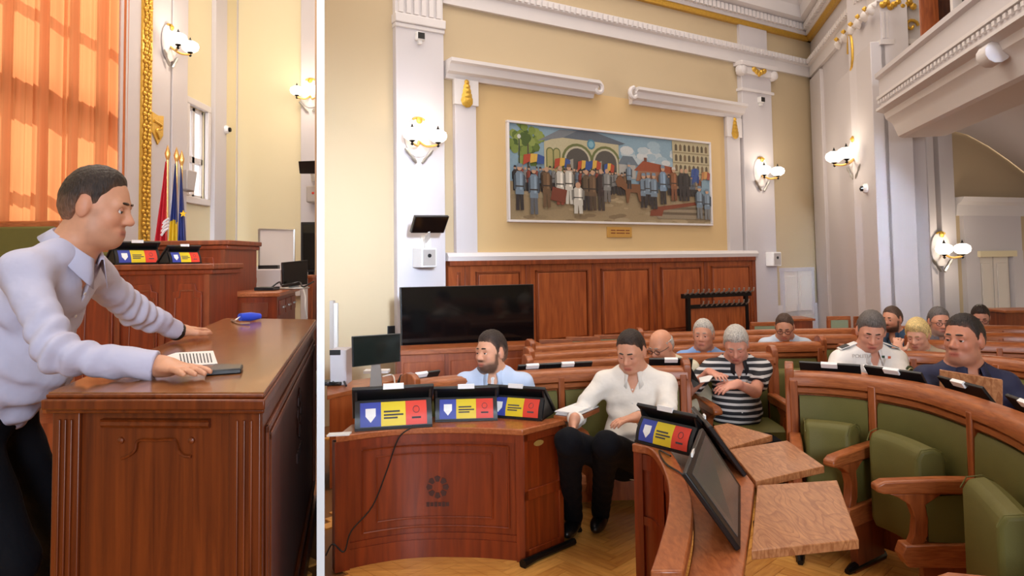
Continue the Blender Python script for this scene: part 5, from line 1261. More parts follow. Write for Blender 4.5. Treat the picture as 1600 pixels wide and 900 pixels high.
for k in range(3):
    e0_ = Vector((b.x - .03, Y3 + .03, 0)).lerp(Vector((fr_.x - .03, 6.7, 0)), .08 + .3*k); e1_ = Vector((b.x - .03, Y3 + .03, 0)).lerp(Vector((fr_.x - .03, 6.7, 0)), .34 + .3*k); un = (e1_ - e0_).normalized(); nn2 = Vector((un.y, -un.x, 0))
    mb = MB(); mb.prism([e0_ + Vector((0, 0, zd3 - .19)), e1_ + Vector((0, 0, zd3 - .19)), e1_ + Vector((0, 0, zd3 - .07)), e0_ + Vector((0, 0, zd3 - .07))], nn2*.012); dr = mb.build('drawer', 'desk', cd, bevel=.003)
    mb = MB(); m_ = (e0_ + e1_)/2 + Vector((0, 0, zd3 - .13)) + nn2*.022; mb.obox(m_, un*.05, nn2*.008, (0, 0, .008)); mb.build('handle', 'silver', dr, bevel=.003)
monitor('desk_monitor', 'black monitor on the low dark desk by the whiteboard', [P(441, 410, 6.15), P(481, 406, 6.3), P(481, 444, 6.3), P(442, 449, 6.15)], .03, 'black_gloss', zd3 + .002)
o = thing('cable_tangle', 'keyboard and tangled black cables on the low dark desk', 'cables', tuple(P(415, 455, 6.0)))
mb = MB(); c = P(413, 455, 6.0); mb.box((c.x - .07, 5.95, zd3 + .001), (c.x + .10, 6.1, zd3 + .03)); mb.build('keyboard', 'black', o, bevel=.005)
mb = MB(); mb.tube(spline([Vector((c.x + .05 + .06*k, 6.0 + .06*math.sin(k*2.2), zd3 + .02 + .05*abs(math.sin(k*1.3)))) for k in range(7)], 5), .007, 6); mb.build('cable', 'black', o, smooth=True)
mb = MB(); mb.tube(spline([P(474, 452, 6.6), P(477, 465, 6.55), P(477, 480, 6.5), P(480, 497, 6.5)], 5), .007, 6); tag(mb.build('white_cable', 'white_plastic', smooth=True), 'pale cable hanging at the low desk end', 'cable')
# whiteboard and cabinet
wb_ = thing('whiteboard', 'whiteboard standing on a white cabinet against the end wall', 'whiteboard', tuple(P(432, 470, 8.0)))
q = [P(405, 358, 8.0), P(460, 359, 8.0), P(460, 424, 8.0), P(405, 421, 8.0)]
mb = MB(); mb.prism(q, (0, .03, 0)); mb.build('board', 'whiteboard', wb_)
mb = MB()
ce = sum(q, Vector())/4
mb.tube([ce + (p - ce)*1.0 + Vector((0, -.005, 0)) for p in q + q[:1]], .012, 4); mb.build('board_frame', 'silver', wb_)
c = P(403, 421, 7.8), P(447, 470, 7.8)
mb = MB(); mb.box((c[0].x, 7.6, ZP), (c[1].x, 8.0, c[0].z)); mb.build('cabinet', 'white_wall', wb_, bevel=.008)
mb = MB(); p = P(421, 420, 7.9); mb.box((p.x - .11, 7.85, p.z), (p.x + .11, 7.92, p.z + .04)); mb.build('tray', 'black', wb_)
# hanging screen, loudspeaker, television cut by the partition
hs = thing('hanging_screen', 'small black screen hung high beside the partition', 'screen', tuple(P(482, 272, 9.4)))
q = [P(466, 252, 9.0), P(494, 251, 9.0), P(494, 271, 9.2), P(468, 271, 9.2)]
mb = MB(); mb.prism(q, (0, .05, 0)); mb.build('housing', 'black', hs, bevel=.004)
mb = MB(); mb.tube([P(487, 266, 9.3), P(489, 275, 9.8), P(489, 281, 10.5)], .03, 8); mb.build('bracket_arm', 'white_plastic', hs, smooth=True)
sp_ = thing('wall_speaker', 'grey box loudspeaker below the screen beside the partition', 'speaker', tuple(P(486, 317, 10.3)))
a, b = P(478, 290, 10.3), P(498, 316, 10.3); mb = MB(); mb.box((a.x, 10.3, b.z), (b.x, 10.52, a.z)); mb.build('cabinet', 'grey_box', sp_, bevel=.02)
mb = MB(); mb.lathe([(.001, 0), (.02, 0), (.001, .01)], ((a.x*.45 + b.x*.55), 10.299, (a.z*.55 + b.z*.45)), 10, (0, -1, 0)); mb.build('tweeter', 'red', sp_)
tvl = thing('television', 'black television edge showing beside the partition', 'television', tuple(P(484, 425, 8.6)))
a, b = P(470, 347, 8.6), P(496, 425, 8.6); mb = MB(); mb.box((a.x, 8.6, b.z), (b.x, 8.66, a.z)); mb.build('housing', 'black', tvl, bevel=.006)
mb = MB(); mb.box((a.x + .03, 8.596, b.z + .03), (b.x, 8.6, a.z - .03)); mb.build('screen', 'black_gloss', tvl)
mb = MB(); mb.box((b.x - .12, 8.62, ZP), (b.x - .05, 8.68, b.z)); mb.build('stand_post', 'black_metal', tvl)
a, b = P(481, 430, 6.75), P(493, 500, 6.9); b.x = -0.272*6.92 - .03
o = thing('low_desk', 'brown panelled desk end at the partition', 'desk', ((a.x + b.x)/2, 6.75, ZP)); mb = MB(); mb.box((a.x, 6.75, ZP), (b.x, 6.9, a.z - .03)); mb.build('body', 'panel', o)
mb = MB(); mb.box((a.x - .03, 6.72, a.z - .03), (b.x, 6.91, a.z)); mb.build('desk_top', 'bench', o, bevel=.005)
mb = MB(); mb.box((a.x + .03, 6.738, ZP + .1), (b.x - .02, 6.75, a.z - .12)); mb.build('panel', 'panel', o, bevel=.005)
# loudspeaker hung across the bright window
lp = thing('wall_speaker', 'grey loudspeaker hung across the bright window', 'speaker', tuple(P(300, 300, 8.5)))
q = [P(292, 264, 8.4), P(309, 268, 8.55), P(304, 300, 8.55), P(292, 296, 8.4)]; mb = MB(); mb.prism(q, (-.12, .08, 0)); mb.build('cabinet', 'grey_box', lp, bevel=.015)
mb = MB(); mb.tube([sum(q, Vector())/4 + Vector((-.1, .05, 0)), P(291, 285, 8.75)], .02, 6); mb.build('bracket_arm', 'white_plastic', lp, smooth=True)
# ================================================================= people: bodies grown as one smooth surface from joints
class Body:
    def __init__(s): s.p = []; s.cuts = []
    def cap(s, a, b, ra, rb, k=.03): s.p.append(('c', np.array(a, float), np.array(b, float), ra, rb, k)); return s
    def ell(s, c, ax, r, k=.03, sub=False): s.p.append(('s' if sub else 'e', np.array(c, float), np.array(ax, float), np.array(r, float), 0, k)); return s
    def cut(s, fn): s.cuts.append(fn); return s
    def mesh(s, h, infl=0.0, wr=None):
        lo = np.full(3, 1e9); hi = np.full(3, -1e9)
        for t, a, b, r, r2, k in s.p:
            if t == 'c': m = max(r, r2); lo = np.minimum(lo, np.minimum(a, b) - m); hi = np.maximum(hi, np.maximum(a, b) + m)
            elif t == 'e': m = r.max(); lo = np.minimum(lo, a - m); hi = np.maximum(hi, a + m)
        lo -= infl + 4*h; hi += infl + 4*h
        n = np.ceil((hi - lo)/h).astype(int) + 1
        D = np.full(n, .12, np.float32)
        ax = [lo[i] + h*np.arange(n[i]) for i in range(3)]
        for t, a, b, r, r2, k in s.p:
            mg = k + infl + 3*h + .01
            if t == 'c': m = max(r, r2) + mg; l_ = np.minimum(a, b) - m; h_ = np.maximum(a, b) + m
            else: m = r.max() + mg; l_ = a - m; h_ = a + m
            i0 = np.clip(np.floor((l_ - lo)/h).astype(int), 0, n - 1); i1 = np.clip(np.ceil((h_ - lo)/h).astype(int) + 1, 1, n)
            X, Y, Z = np.meshgrid(ax[0][i0[0]:i1[0]], ax[1][i0[1]:i1[1]], ax[2][i0[2]:i1[2]], indexing='ij')
            sl = (slice(i0[0], i1[0]), slice(i0[1], i1[1]), slice(i0[2], i1[2]))
            if t == 'c':
                v = b - a; L2 = max(1e-12, v.dot(v)); px, py, pz = X - a[0], Y - a[1], Z - a[2]
                q = np.clip((px*v[0] + py*v[1] + pz*v[2])/L2, 0, 1)
                d = np.sqrt((px - q*v[0])**2 + (py - q*v[1])**2 + (pz - q*v[2])**2) - (r + (r2 - r)*q)
            else:
                px, py, pz = X - a[0], Y - a[1], Z - a[2]
                u = [(px*b[i][0] + py*b[i][1] + pz*b[i][2]) for i in range(3)]
                k0 = np.sqrt(sum((u[i]/r[i])**2 for i in range(3))); k1 = np.sqrt(sum((u[i]/r[i]**2)**2 for i in range(3)))
                d = k0*(k0 - 1)/np.maximum(k1, 1e-6)
                d = np.where(k0 < .05, -r.min(), d)
            e = D[sl]
            if t == 's':
                hh = np.maximum(k - np.abs(-d - e), 0)/k; D[sl] = np.maximum(e, -d) + hh*hh*k*.25
            else:
                hh = np.maximum(k - np.abs(d - e), 0)/k; D[sl] = np.minimum(e, d) - hh*hh*k*.25
        D -= infl
        if wr or s.cuts:
            idx = np.nonzero(D < .03); pts = np.stack([ax[i][idx[i]] for i in range(3)], 1); dv_ = D[idx]
            if wr: dv_ = dv_ + wr(pts)
            for fn in s.cuts: dv_ = np.maximum(dv_, fn(pts))
            D[idx] = dv_
        # surface nets
        S = D < 0
        nc = n - 1
        cnt = np.zeros(nc, np.int8)
        for i in (0, 1):
            for j in (0, 1):
                for k in (0, 1): cnt += S[i:i + nc[0], j:j + nc[1], k:k + nc[2]]
        act = np.nonzero((cnt > 0) & (cnt < 8)); na = len(act[0])
        vid = np.full(nc, -1, np.int64); vid[act] = np.arange(na)
        acc = np.zeros((na, 3)); ct = np.zeros(na)
        C_ = np.stack(act, 1)
        corners = [(i, j, k) for i in (0, 1) for j in (0, 1) for k in (0, 1)]
        val = {c: D[C_[:, 0] + c[0], C_[:, 1] + c[1], C_[:, 2] + c[2]] for c in corners}
        for c in corners:
            for d_ in range(3):
                if c[d_] == 0:
                    e = list(c); e[d_] = 1; e = tuple(e); va, vb = val[c], val[e]
                    m = (va < 0) != (vb < 0); q = np.where(m, va/np.where(m, va - vb, 1), 0)
                    pos = np.tile(np.array(c, float), (na, 1)); pos[:, d_] += q
                    acc[m] += pos[m]; ct[m] += 1
        V = lo + h*(C_ + acc/ct[:, None])
        faces = []
        for d_ in range(3):
            a = [slice(None)]*3; b = [slice(None)]*3; a[d_] = slice(0, n[d_] - 1); b[d_] = slice(1, n[d_])
            diff = S[tuple(a)] != S[tuple(b)]; e = np.stack(np.nonzero(diff), 1)
            o1, o2 = (d_ + 1) % 3, (d_ + 2) % 3
            ok = (e[:, o1] > 0) & (e[:, o2] > 0) & (e[:, o1] < nc[o1]) & (e[:, o2] < nc[o2]); e = e[ok]
            f = []
            for (x, y) in ((0, 0), (1, 0), (1, 1), (0, 1)):
                g_ = e.copy(); g_[:, o1] -= x; g_[:, o2] -= y; f.append(vid[g_[:, 0], g_[:, 1], g_[:, 2]])
            f = np.stack(f, 1); fl_ = S[tuple(a)][e[:, 0], e[:, 1], e[:, 2]]
            f[~fl_] = f[~fl_][:, ::-1]
            faces.append(f)
        return V, np.concatenate(faces)
def raw(name, V, Fc, m, parent, cols=None):
    off = np.array(parent['_o'])
    me = bpy.data.meshes.new(name); V = np.asarray(V, np.float64) - off
    me.vertices.add(len(V)); me.vertices.foreach_set('co', V.astype(np.float32).ravel())
    me.loops.add(Fc.size); me.loops.foreach_set('vertex_index', Fc.astype(np.int32).ravel())
    me.polygons.add(len(Fc)); me.polygons.foreach_set('loop_start', np.arange(0, Fc.size, 4, dtype=np.int32)); me.polygons.foreach_set('loop_total', np.full(len(Fc), 4, np.int32))
    me.update(calc_edges=True); me.validate(); me.shade_smooth()
    me.materials.append(M[m] if isinstance(m, str) else m)
    if cols is not None:
        ca = me.color_attributes.new('Col', 'FLOAT_COLOR', 'POINT'); c4 = np.ones((len(V), 4), np.float32); c4[:, :3] = cols; ca.data.foreach_set('color', c4.ravel())
    o = bpy.data.objects.new(name, me); C.objects.link(o); o.parent = parent; o['_o'] = parent['_o']
    return o
M['skin'] = attrmat('skin', .5, sss=.12)
M['eye_white'] = mat('eye_white', rgb(226, 220, 214), .25); M['iris'] = mat('iris', rgb(46, 32, 24), .2)
M['glasses'] = mat('spectacle_frame', rgb(40, 36, 36), .3)
M['trouser'] = mat('dark_trousers', rgb(14, 14, 19), .85, bump=.2, bscale=60, spec=.15)
M['shoe'] = mat('black_shoe', rgb(18, 17, 18), .35)
def cloth(name, c, stripe=None, fold=0.25):
    m = mat(name, c, .75, var=.04, scale=14, bump=min(1, fold*1.6), bscale=9)
    for n in m.node_tree.nodes:
        if n.type == 'BUMP': n.inputs['Distance'].default_value = .016
    if stripe:
        nt = m.node_tree; b = nt.nodes['Principled BSDF']; tc = nt.nodes.new('ShaderNodeTexCoord'); sp = nt.nodes.new('ShaderNodeSeparateXYZ')
        nt.links.new(tc.outputs['Object'], sp.inputs[0])
        mu = nt.nodes.new('ShaderNodeMath'); mu.operation = 'MULTIPLY'; mu.inputs[1].default_value = 1/.042; nt.links.new(sp.outputs['Z'], mu.inputs[0])
        fr2 = nt.nodes.new('ShaderNodeMath'); fr2.operation = 'FRACT'; nt.links.new(mu.outputs[0], fr2.inputs[0])
        gt = nt.nodes.new('ShaderNodeMath'); gt.operation = 'GREATER_THAN'; gt.inputs[1].default_value = .60; nt.links.new(fr2.outputs[0], gt.inputs[0])
        mx = nt.nodes.new('ShaderNodeMix'); mx.data_type = 'RGBA'; mx.inputs[6].default_value = c; mx.inputs[7].default_value = stripe
        nt.links.new(gt.outputs[0], mx.inputs[0]); nt.links.new(mx.outputs[2], b.inputs['Base Color'])
    return m
def hairmat(name, c):
    m, nt, b = newmat(name)
    at_ = nt.nodes.new('ShaderNodeVertexColor'); at_.layer_name = 'Col'
    tc = nt.nodes.new('ShaderNodeTexCoord'); mp = nt.nodes.new('ShaderNodeMapping'); mp.inputs['Scale'].default_value = (190, 190, 45)
    n = nt.nodes.new('ShaderNodeTexNoise'); n.inputs['Scale'].default_value = 1.0; n.inputs['Detail'].default_value = 3
    nt.links.new(tc.outputs['Object'], mp.inputs['Vector']); nt.links.new(mp.outputs['Vector'], n.inputs['Vector'])
    mr = nt.nodes.new('ShaderNodeMapRange'); mr.inputs[1].default_value = .3; mr.inputs[2].default_value = .7; mr.inputs[3].default_value = .55; mr.inputs[4].default_value = 1.5; nt.links.new(n.outputs['Fac'], mr.inputs[0])
    mx = nt.nodes.new('ShaderNodeMix'); mx.data_type = 'RGBA'; mx.blend_type = 'MULTIPLY'; mx.inputs[0].default_value = 1.0
    nt.links.new(at_.outputs['Color'], mx.inputs[6]); nt.links.new(mr.outputs[0], mx.inputs[7]); nt.links.new(mx.outputs[2], b.inputs['Base Color'])
    bp = nt.nodes.new('ShaderNodeBump'); bp.inputs['Strength'].default_value = .7; bp.inputs['Distance'].default_value = .008
    nt.links.new(n.outputs['Fac'], bp.inputs['Height']); nt.links.new(bp.outputs['Normal'], b.inputs['Normal'])
    b.inputs['Roughness'].default_value = .55; b.inputs['Specular IOR Level'].default_value = .35
    m['tone'] = tuple(c[:3]); return m
def npv(v): return np.array(v, float)
def basis(fwd, up):
    f = npv(fwd); f /= np.linalg.norm(f); u = npv(up); r = np.cross(f, u); r /= np.linalg.norm(r); u = np.cross(r, f); return r, f, u   # right, forward, up
def rot(v, axis, a):
    axis = axis/np.linalg.norm(axis); return v*math.cos(a) + np.cross(axis, v)*math.sin(a) + axis*np.dot(axis, v)*(1 - math.cos(a))
def ik(S, Wp, a, b, pole):
    d = Wp - S; L = np.linalg.norm(d)
    if L > (a + b)*.995: f = (a + b)*.995/L; 
    else: f = 1.0
    W2_ = S + d*f; L = L*f; u = d/np.linalg.norm(d)
    x = (a*a - b*b + L*L)/(2*L); y = math.sqrt(max(0, a*a - x*x)); p = npv(pole); p = p - u*p.dot(u); p /= np.linalg.norm(p)
    return S + u*x + p*y, W2_
def hand(B, w, fw, side, nrm, s=1.0, curl=.25, spread=1.0, palm_down=True):
    """fw: finger direction, side: towards the thumb, nrm: back of the hand"""
    fw, side, nrm = [npv(v)/np.linalg.norm(npv(v)) for v in (fw, side, nrm)]
    B.ell(w + fw*.052*s, (side, fw, nrm), (.040*s, .056*s, .0165*s), .015)
    B.cap(w - fw*.01, w + fw*.03*s, .026*s, .026*s, .02)
    for off, ln, an in ((.030, .070, .10), (.010, .079, .02), (-.010, .073, -.05), (-.029, .057, -.14)):
        b = w + fw*.092*s + side*off*s; d = fw*math.cos(an*spread) + side*math.sin(an*spread); r0 = .0092*s
        c = 0; p = b
        for q, (l, rr) in enumerate(((.45, 1.0), (.30, .92), (.25, .82))):
            c2 = curl*(.5 + .8*q); dd = d*math.cos(c2) - nrm*math.sin(c2); e = p + dd*ln*l*s; B.cap(p, e, r0*rr, r0*rr*.93, .006); p = e
    b = w + fw*.022*s + side*.030*s - nrm*.004
    m = b + (fw*.62 + side*.72 - nrm*.15)*.042*s; e = m + (fw*.92 + side*.30 - nrm*.12)*.034*s; t_ = e + (fw*.97 + side*.05)*.026*s
    B.cap(b, m, .0145*s, .012*s, .016); B.cap(m, e, .0115*s, .0105*s, .008); B.cap(e, t_, .0105*s, .0085*s, .006)
def person(label, head_px, Y, yaw, lean=8, side=0, head=(0, 0, 0), s=1.0, shirt=None, sleeve='long', trousers=True, hands=None, hair=None, skin=(214, 160, 128), belly=.3,
           h=.009, beard=None, glasses=False, legs='sit', collar=None, group='people seated in the hall', neck=.042, feet=None, thigh=.42, tuck=0.0, female=False, shorten=1.0, spine_bend=0.0, twist=0.0, undershirt=None, face_w=1.0, tor=1.0, lid=4, nw=1.0, wrk=1.0, jowl=0.0, reach=1.0):
    """yaw: heading in degrees (0 = +y away from camera, 180 = facing the camera, 90 = facing -x); lean: forward lean of the torso"""
    hc = npv(P(head_px[0], head_px[1], Y))                 # head centre
    ya = R(yaw); f0 = np.array([-math.sin(ya), math.cos(ya), 0.0]); up = np.array([0, 0, 1.0]); r0 = np.cross(f0, up)
    le = R(lean); u1 = up*math.cos(le) + f0*math.sin(le); u1 = rot(u1, f0, R(side)); f1 = f0*math.cos(le) - up*math.sin(le); r1 = np.cross(f1, u1); r1 /= np.linalg.norm(r1); f1 = np.cross(u1, r1)
    r1s = rot(r1, u1, R(twist)); f1s = rot(f1, u1, R(twist))
    # head frame
    hy, hp, hr = [R(a) for a in head]
    hf = rot(f0, up, hy); hrt = np.cross(hf, up); hf = rot(hf, hrt, hp); hu = np.cross(hrt, hf); hu /= np.linalg.norm(hu)
    hu = rot(hu, hf, hr); hrt = np.cross(hf, hu)
    def hd(x, y, z): return hc + (hrt*x*face_w + hf*y + hu*z)*s
    nb = hd(0, -.02, -.085) - (u1*.75 + up*.25)*neck*s - f1*.01*s           # neck base
    cst = nb - u1*.20*s; hipv = nb - u1*.50*s*tor - f1*spine_bend
    sw = .185*s*(.9 if female else 1)
    Sh = {1: nb + r1s*sw - u1*.078*s, -1: nb - r1s*sw - u1*.078*s}
    root = thing('person', label, 'person', tuple(hipv), group)
    B = Body(); hx = (hrt, hf, hu)
    k = 1.0
    B.ell(hd(0, -.012, .034), hx, npv((.077*face_w, .097, .088))*s, .02)
    B.ell(hd(0, .024, -.03), hx, npv((.066*face_w, .067, .088))*s, .035)
    B.ell(hd(0, .060, -.092), hx, npv((.030, .026, .024))*s, .03)
    for sx in (-1, 1):
        B.ell(hd(sx*.046, .012, -.070), hx, npv((.022, .032, .026))*s, .03)
        B.ell(hd(sx*.036, .064, -.026), hx, npv((.022, .02, .022))*s, .02)
        B.ell(hd(sx*.079, -.010, -.006), hx, npv((.010, .021, .033))*s, .010)
        B.ell(hd(sx*.013, .096, -.033), hx, npv((.009, .011, .008))*s, .008)
    B.cap(hd(-.040, .074, .020), hd(.040, .074, .020), .012*s, .012*s, .02)
    B.cap(hd(0, .083, .012), hd(0, .108, -.028), .008*s, .0125*s, .012)
    B.ell(hd(0, .072, -.066), hx, npv((.030, .020, .022))*s, .015)
    B.cap(hd(-.021, .0865, -.0625), hd(.021, .0865, -.0625), .0065*s, .0065*s, .005); B.cap(hd(-.018, .0855, -.0745), hd(.018, .0855, -.0745), .0075*s, .0075*s, .005)
    for sx in (-1, 1): B.ell(hd(sx*.031, .094, .003), hx, npv((.017, .013, .0105))*s, .010, sub=True)
    B.cap(nb - u1*.03*s, hd(0, -.018, -.055), .058*s*nw, .051*s*nw, .03)
    if jowl: B.ell(hd(0, .030, -.092), hx, npv((.056, .055, .030))*s*(.9 + .1*jowl), .035)
    # torso core and arms
    bx_ = (r1, f1, u1)
    wid = .93 if female else 1.0
    tors = [('e', cst + u1*.02*s + f1*.005, npv((.165*wid, .105, .17))*s), ('e', nb - u1*.36*s*tor + f1*.02*belly*s - f1*spine_bend*.5, npv((.150 + .02*belly, .11 + .05*belly, .17))*s), ('e', hipv, npv((.165, .125, .12))*s)]
    for _, c, r in tors: B.ell(c, bx_, r - .012, .05)
    B.cap(Sh[1] - r1s*.03, Sh[-1] + r1s*.03, .050*s, .050*s, .05)
    for sx in (1, -1): B.cap(nb + r1s*sx*.03*s + u1*.01*s, Sh[sx] - r1s*sx*.02*s, .042*s, .042*s, .05)
    arm = {}
    UA, FA = .285*s*reach, .255*s*reach
    for sx in (1, -1):
        hh = hands.get(sx) if hands else None
        if hh is None:     # resting on the thigh
            wp = hipv + f0*(thigh - .08)*s + r0*sx*.14*s + up*.10*s; fw = f0*.8 - r0*sx*.5 - up*.15; nrm = up; sd_ = -r0*sx; curl = .45
        else: wp, fw, sd_, nrm, curl = [npv(v) if not isinstance(v, float) else v for v in hh]
        pole = -up*.7 + r0*sx*.6 - f0*.5
        el, wr_ = ik(Sh[sx], wp, UA, FA, pole)
        arm[sx] = (el, wr_)
        B.cap(Sh[sx], el, .048*s, .040*s, .04); B.cap(el, wr_, .040*s, .027*s, .02)
        fwn = npv(fw)/np.linalg.norm(fw); nrm = npv(nrm) - fwn*np.dot(fwn, nrm); sd2 = npv(sd_) - fwn*np.dot(fwn, sd_); nn = nrm/np.linalg.norm(nrm); sd2 = sd2 - nn*np.dot(nn, sd2)
        hand(B, wr_, fwn, sd2, nn, s, curl)
    V, Fc = B.mesh(h)
    # skin tint with rosier lips, ears and cheeks
    base = npv(rgb(*skin)[:3]); col = np.tile(base, (len(V), 1))
    L = (V - hc)/s; lx, ly, lz = L@hrt/face_w, L@hf, L@hu
    lips = np.exp(-((lx/.026)**4 + ((lz + .068)/.0115)**4)) * (ly > .06)
    chk = np.exp(-(((np.abs(lx) - .04)/.025)**2 + ((lz + .03)/.03)**2)) * (ly > .03) + (np.abs(lx) > .075)*(np.abs(lz) < .04)*.8 + np.exp(-((lx/.016)**2 + ((lz + .03)/.016)**2))*(ly > .08)
    col = col*(1 - .55*lips[:, None]*npv((.35, 1, .9))) * (1 - .12*np.clip(chk, 0, 1)[:, None]*npv((.15, 1, 1)))
    lip_shade = np.exp(-((lx/.023)**6 + ((lz + .0686)/.0028)**2)) * (ly > .06)
    col = col*(1 - .6*lip_shade[:, None])  # shade of the line between the lips put into the skin colour
    if beard:
        mk = np.clip((-(lz) - .038 - .25*np.clip(ly - .02, 0, .06))/.022, 0, 1)*np.clip((lz + .128)/.01, 0, 1)
        mo = np.exp(-((lx/.030)**4 + ((lz + .047)/.0075)**4))*(ly > .06)
        inn = np.exp(-((lx/.021)**4 + ((lz + .067)/.012)**4))
        sid = np.clip((ly - .008)/.012, 0, 1)
        mk2 = np.clip(mk*sid*(1 - inn) + mo + np.clip((np.abs(lx) - .05)/.01, 0, 1)*np.clip(-lz/.01, 0, 1)*(lz > -.07)*np.exp(-((ly - .022)/.014)**4), 0, 1)
        col = col*(1 - mk2[:, None]*beard[1]) + npv(rgb(*beard[0])[:3])*mk2[:, None]*beard[1]
    raw('body', V, Fc, 'skin', root, col)
    # eyes, brows
    for sx in (-1, 1):
        mb = MB(); c = Vector(hd(sx*.031, .0755, .003)); mb.lathe([(.001, -.0125*s), (.007*s, -.0105*s), (.0115*s, -.005*s), (.0128*s, 0), (.0115*s, .005*s), (.0072*s, .0105*s), (.001, .0127*s)], c, 10, Vector(hf)); ey = mb.build('eye', 'eye_white', root, smooth=True)
        mb = MB(); mb.lathe([(.0074*s, .0106*s), (.005*s, .0126*s), (.001, .0134*s)], c - Vector(hu)*.0015*s, 10, Vector(hf)); mb.build('iris', 'iris', ey, smooth=True)
        mb = MB(); mb.loft([[c + Vector(hf*(.0142*s*math.cos(a)*(1 - .32*x_*x_)) + hu*(.0142*s*math.sin(a)*(1 - .32*x_*x_)) + hrt*(x_*.0135*s)) for a in [R(lid - 10*abs(x_)) + i*R(11) for i in range(9)]] for x_ in (-1, -.75, -.4, 0, .4, .75, 1)], closed=False, caps=False)
        mb.build('eyelid', root['_lid'] if '_lid' in root else lidmat(skin), ey, smooth=True)
        if hair or glasses:
            mb = MB(); mb.tube([hd(sx*(.012 + .0098*i), .0945 - .0017*i*i*.9, (.0270, .0285, .0283, .0262, .0225)[i]) for i in range(5)], [.003*s, .0048*s, .0046*s, .0036*s, .002*s], 6); mb.build('eyebrow', hair.get('brow', 'iris') if hair else 'iris', root, smooth=True)
    # hair: a shell over the skull, cut away from the face
    if hair:
        Hb = Body(); t = hair.get('t', .008)
        Hb.ell(hd(0, -.008, .037), hx, (npv((.077*face_w, .097, .088)) + npv((t*.6, t*.9, t*1.7)))*s, .02); Hb.ell(hd(0, -.03, -.005), hx, npv((.073*face_w, .075, .085))*s + t*s*.7, .03)
        for (c, r) in hair.get('lumps', ()): Hb.ell(hd(*c), hx, npv(r)*s, .02)
        fr, sd, nk, top = hair.get('front', .055), hair.get('sideburn', -.012), hair.get('nape', -.075), hair.get('top', 9)
        def hline(p):
            q = (p - hc)/s; x, y, z = q@hrt/face_w, q@hf, q@hu
            # hairline: in front z must exceed a line; behind the ear it reaches the nape
            line = np.interp(y, [-.06, -.040, -.030, -.024, .004, .010, .022, .032, .050, .085], [nk, nk + .004, nk*.3, .024, .026, sd, sd, .024, fr - .010, fr]) - hair.get('peak', 0)*np.clip(1 - np.abs(x)/.03, 0, 1) + .55*np.clip(np.abs(x) - .018, 0, .03)*np.clip((y - .04)/.02, 0, 1)
            line = line + .004*np.sin(x*210 + y*60)*np.sin(x*77 + 1.3)
            return x, y, z, line
        def region(p):
            x, y, z, line = hline(p)
            g_ = (line - z)*.8
            g_ = np.maximum(g_, y - hair.get('ymax', .078) - .25*(z - .06))
            if 'bald' in hair:
                b = hair['bald']; g_ = np.maximum(g_, b[1] - np.sqrt(x**2 + (y - b[0])**2)) if len(b) == 2 else g_
            g_ = np.maximum(g_, z - top)
            return g_*s
        Hb.cut(region)
        wn = lambda p: .0022*np.sin(p[:, 0]*190 + 3*np.sin(p[:, 2]*80))*np.sin(p[:, 1]*170 + p[:, 2]*60)*hair.get('rough', 1.0)
        def wn2(p):
            x, y, z, line = hline(p)
            return (wn(p) + (t + .0035)*s*np.exp(-np.clip(z - line + .002, 0, 1)/.016) + (t + .003)*s*np.exp(-np.clip(hair.get('ymax', .078) + .25*(z - .06) - y, 0, 1)/.010))
        V, Fc = Hb.mesh(min(h, .006), wr=wn2)
        if len(V):
            x, y, z, line = hline(V)
            fade = np.clip(.62*np.exp(-np.clip(z - line, 0, 1)/.010) + .34*np.clip((.035 - z)/.05, 0, 1)*hair.get('fade', 1.0), 0, .75)[:, None]
            raw('hair', V, Fc, hair['m'], root, npv(hair['m']['tone'])*(1 - fade) + base*.62*fade)
    if glasses:
        g_ = thing('spectacles', None, None, root['_o'])
        g_.parent = root; g_.location = (0, 0, 0)
        for sx in (-1, 1):
            mb = MB(); mb.tube([hd(sx*.033 + .024*math.cos(a), .099, .0 + .017*math.sin(a)) for a in [i*math.pi/8 for i in range(17)]], .0022*s, 5); mb.build('rim', 'glasses', g_, smooth=True)
            mb = MB(); mb.tube([hd(sx*.057, .097, .004), hd(sx*.078, .05, .006), hd(sx*.081, -.01, .008)], .002*s, 5); mb.build('temple', 'glasses', g_, smooth=True)
        mb = MB(); mb.tube([hd(-.010, .102, .003), hd(0, .106, .006), hd(.010, .102, .003)], .002*s, 5); mb.build('bridge', 'glasses', g_, smooth=True)
    # shirt
    T = Body(); fit = .012 if not female else .008
    for i, (_, c, r) in enumerate(tors): T.ell(c, bx_, r, .06)
    T.cap(Sh[1] - r1s*.025, Sh[-1] + r1s*.025, .054*s, .054*s, .05)
    for sx in (1, -1): T.cap(nb + r1s*sx*.045*s - u1*.005*s, Sh[sx] - r1s*sx*.02*s, .044*s, .046*s, .04)
    T.cap(nb - r1s*.05*s - u1*.03*s, nb + r1s*.05*s - u1*.03*s, .05*s, .05*s, .04)
    for sx in (1, -1):
        el, wr_ = arm[sx]
        if sleeve == 'long':
            T.cap(Sh[sx], el, .056*s, .048*s, .045); w_ = el + (wr_ - el)*.93; T.cap(el, w_, .048*s, .036*s, .025)
            cu = (wr_ - el)/np.linalg.norm(wr_ - el); T.cap(w_ - cu*.05*s, w_ + cu*.004, .0375*s, .0375*s, .006)
        else:
            e2 = Sh[sx] + (el - Sh[sx])*.72; T.cap(Sh[sx], e2, .058*s, .060*s, .045)
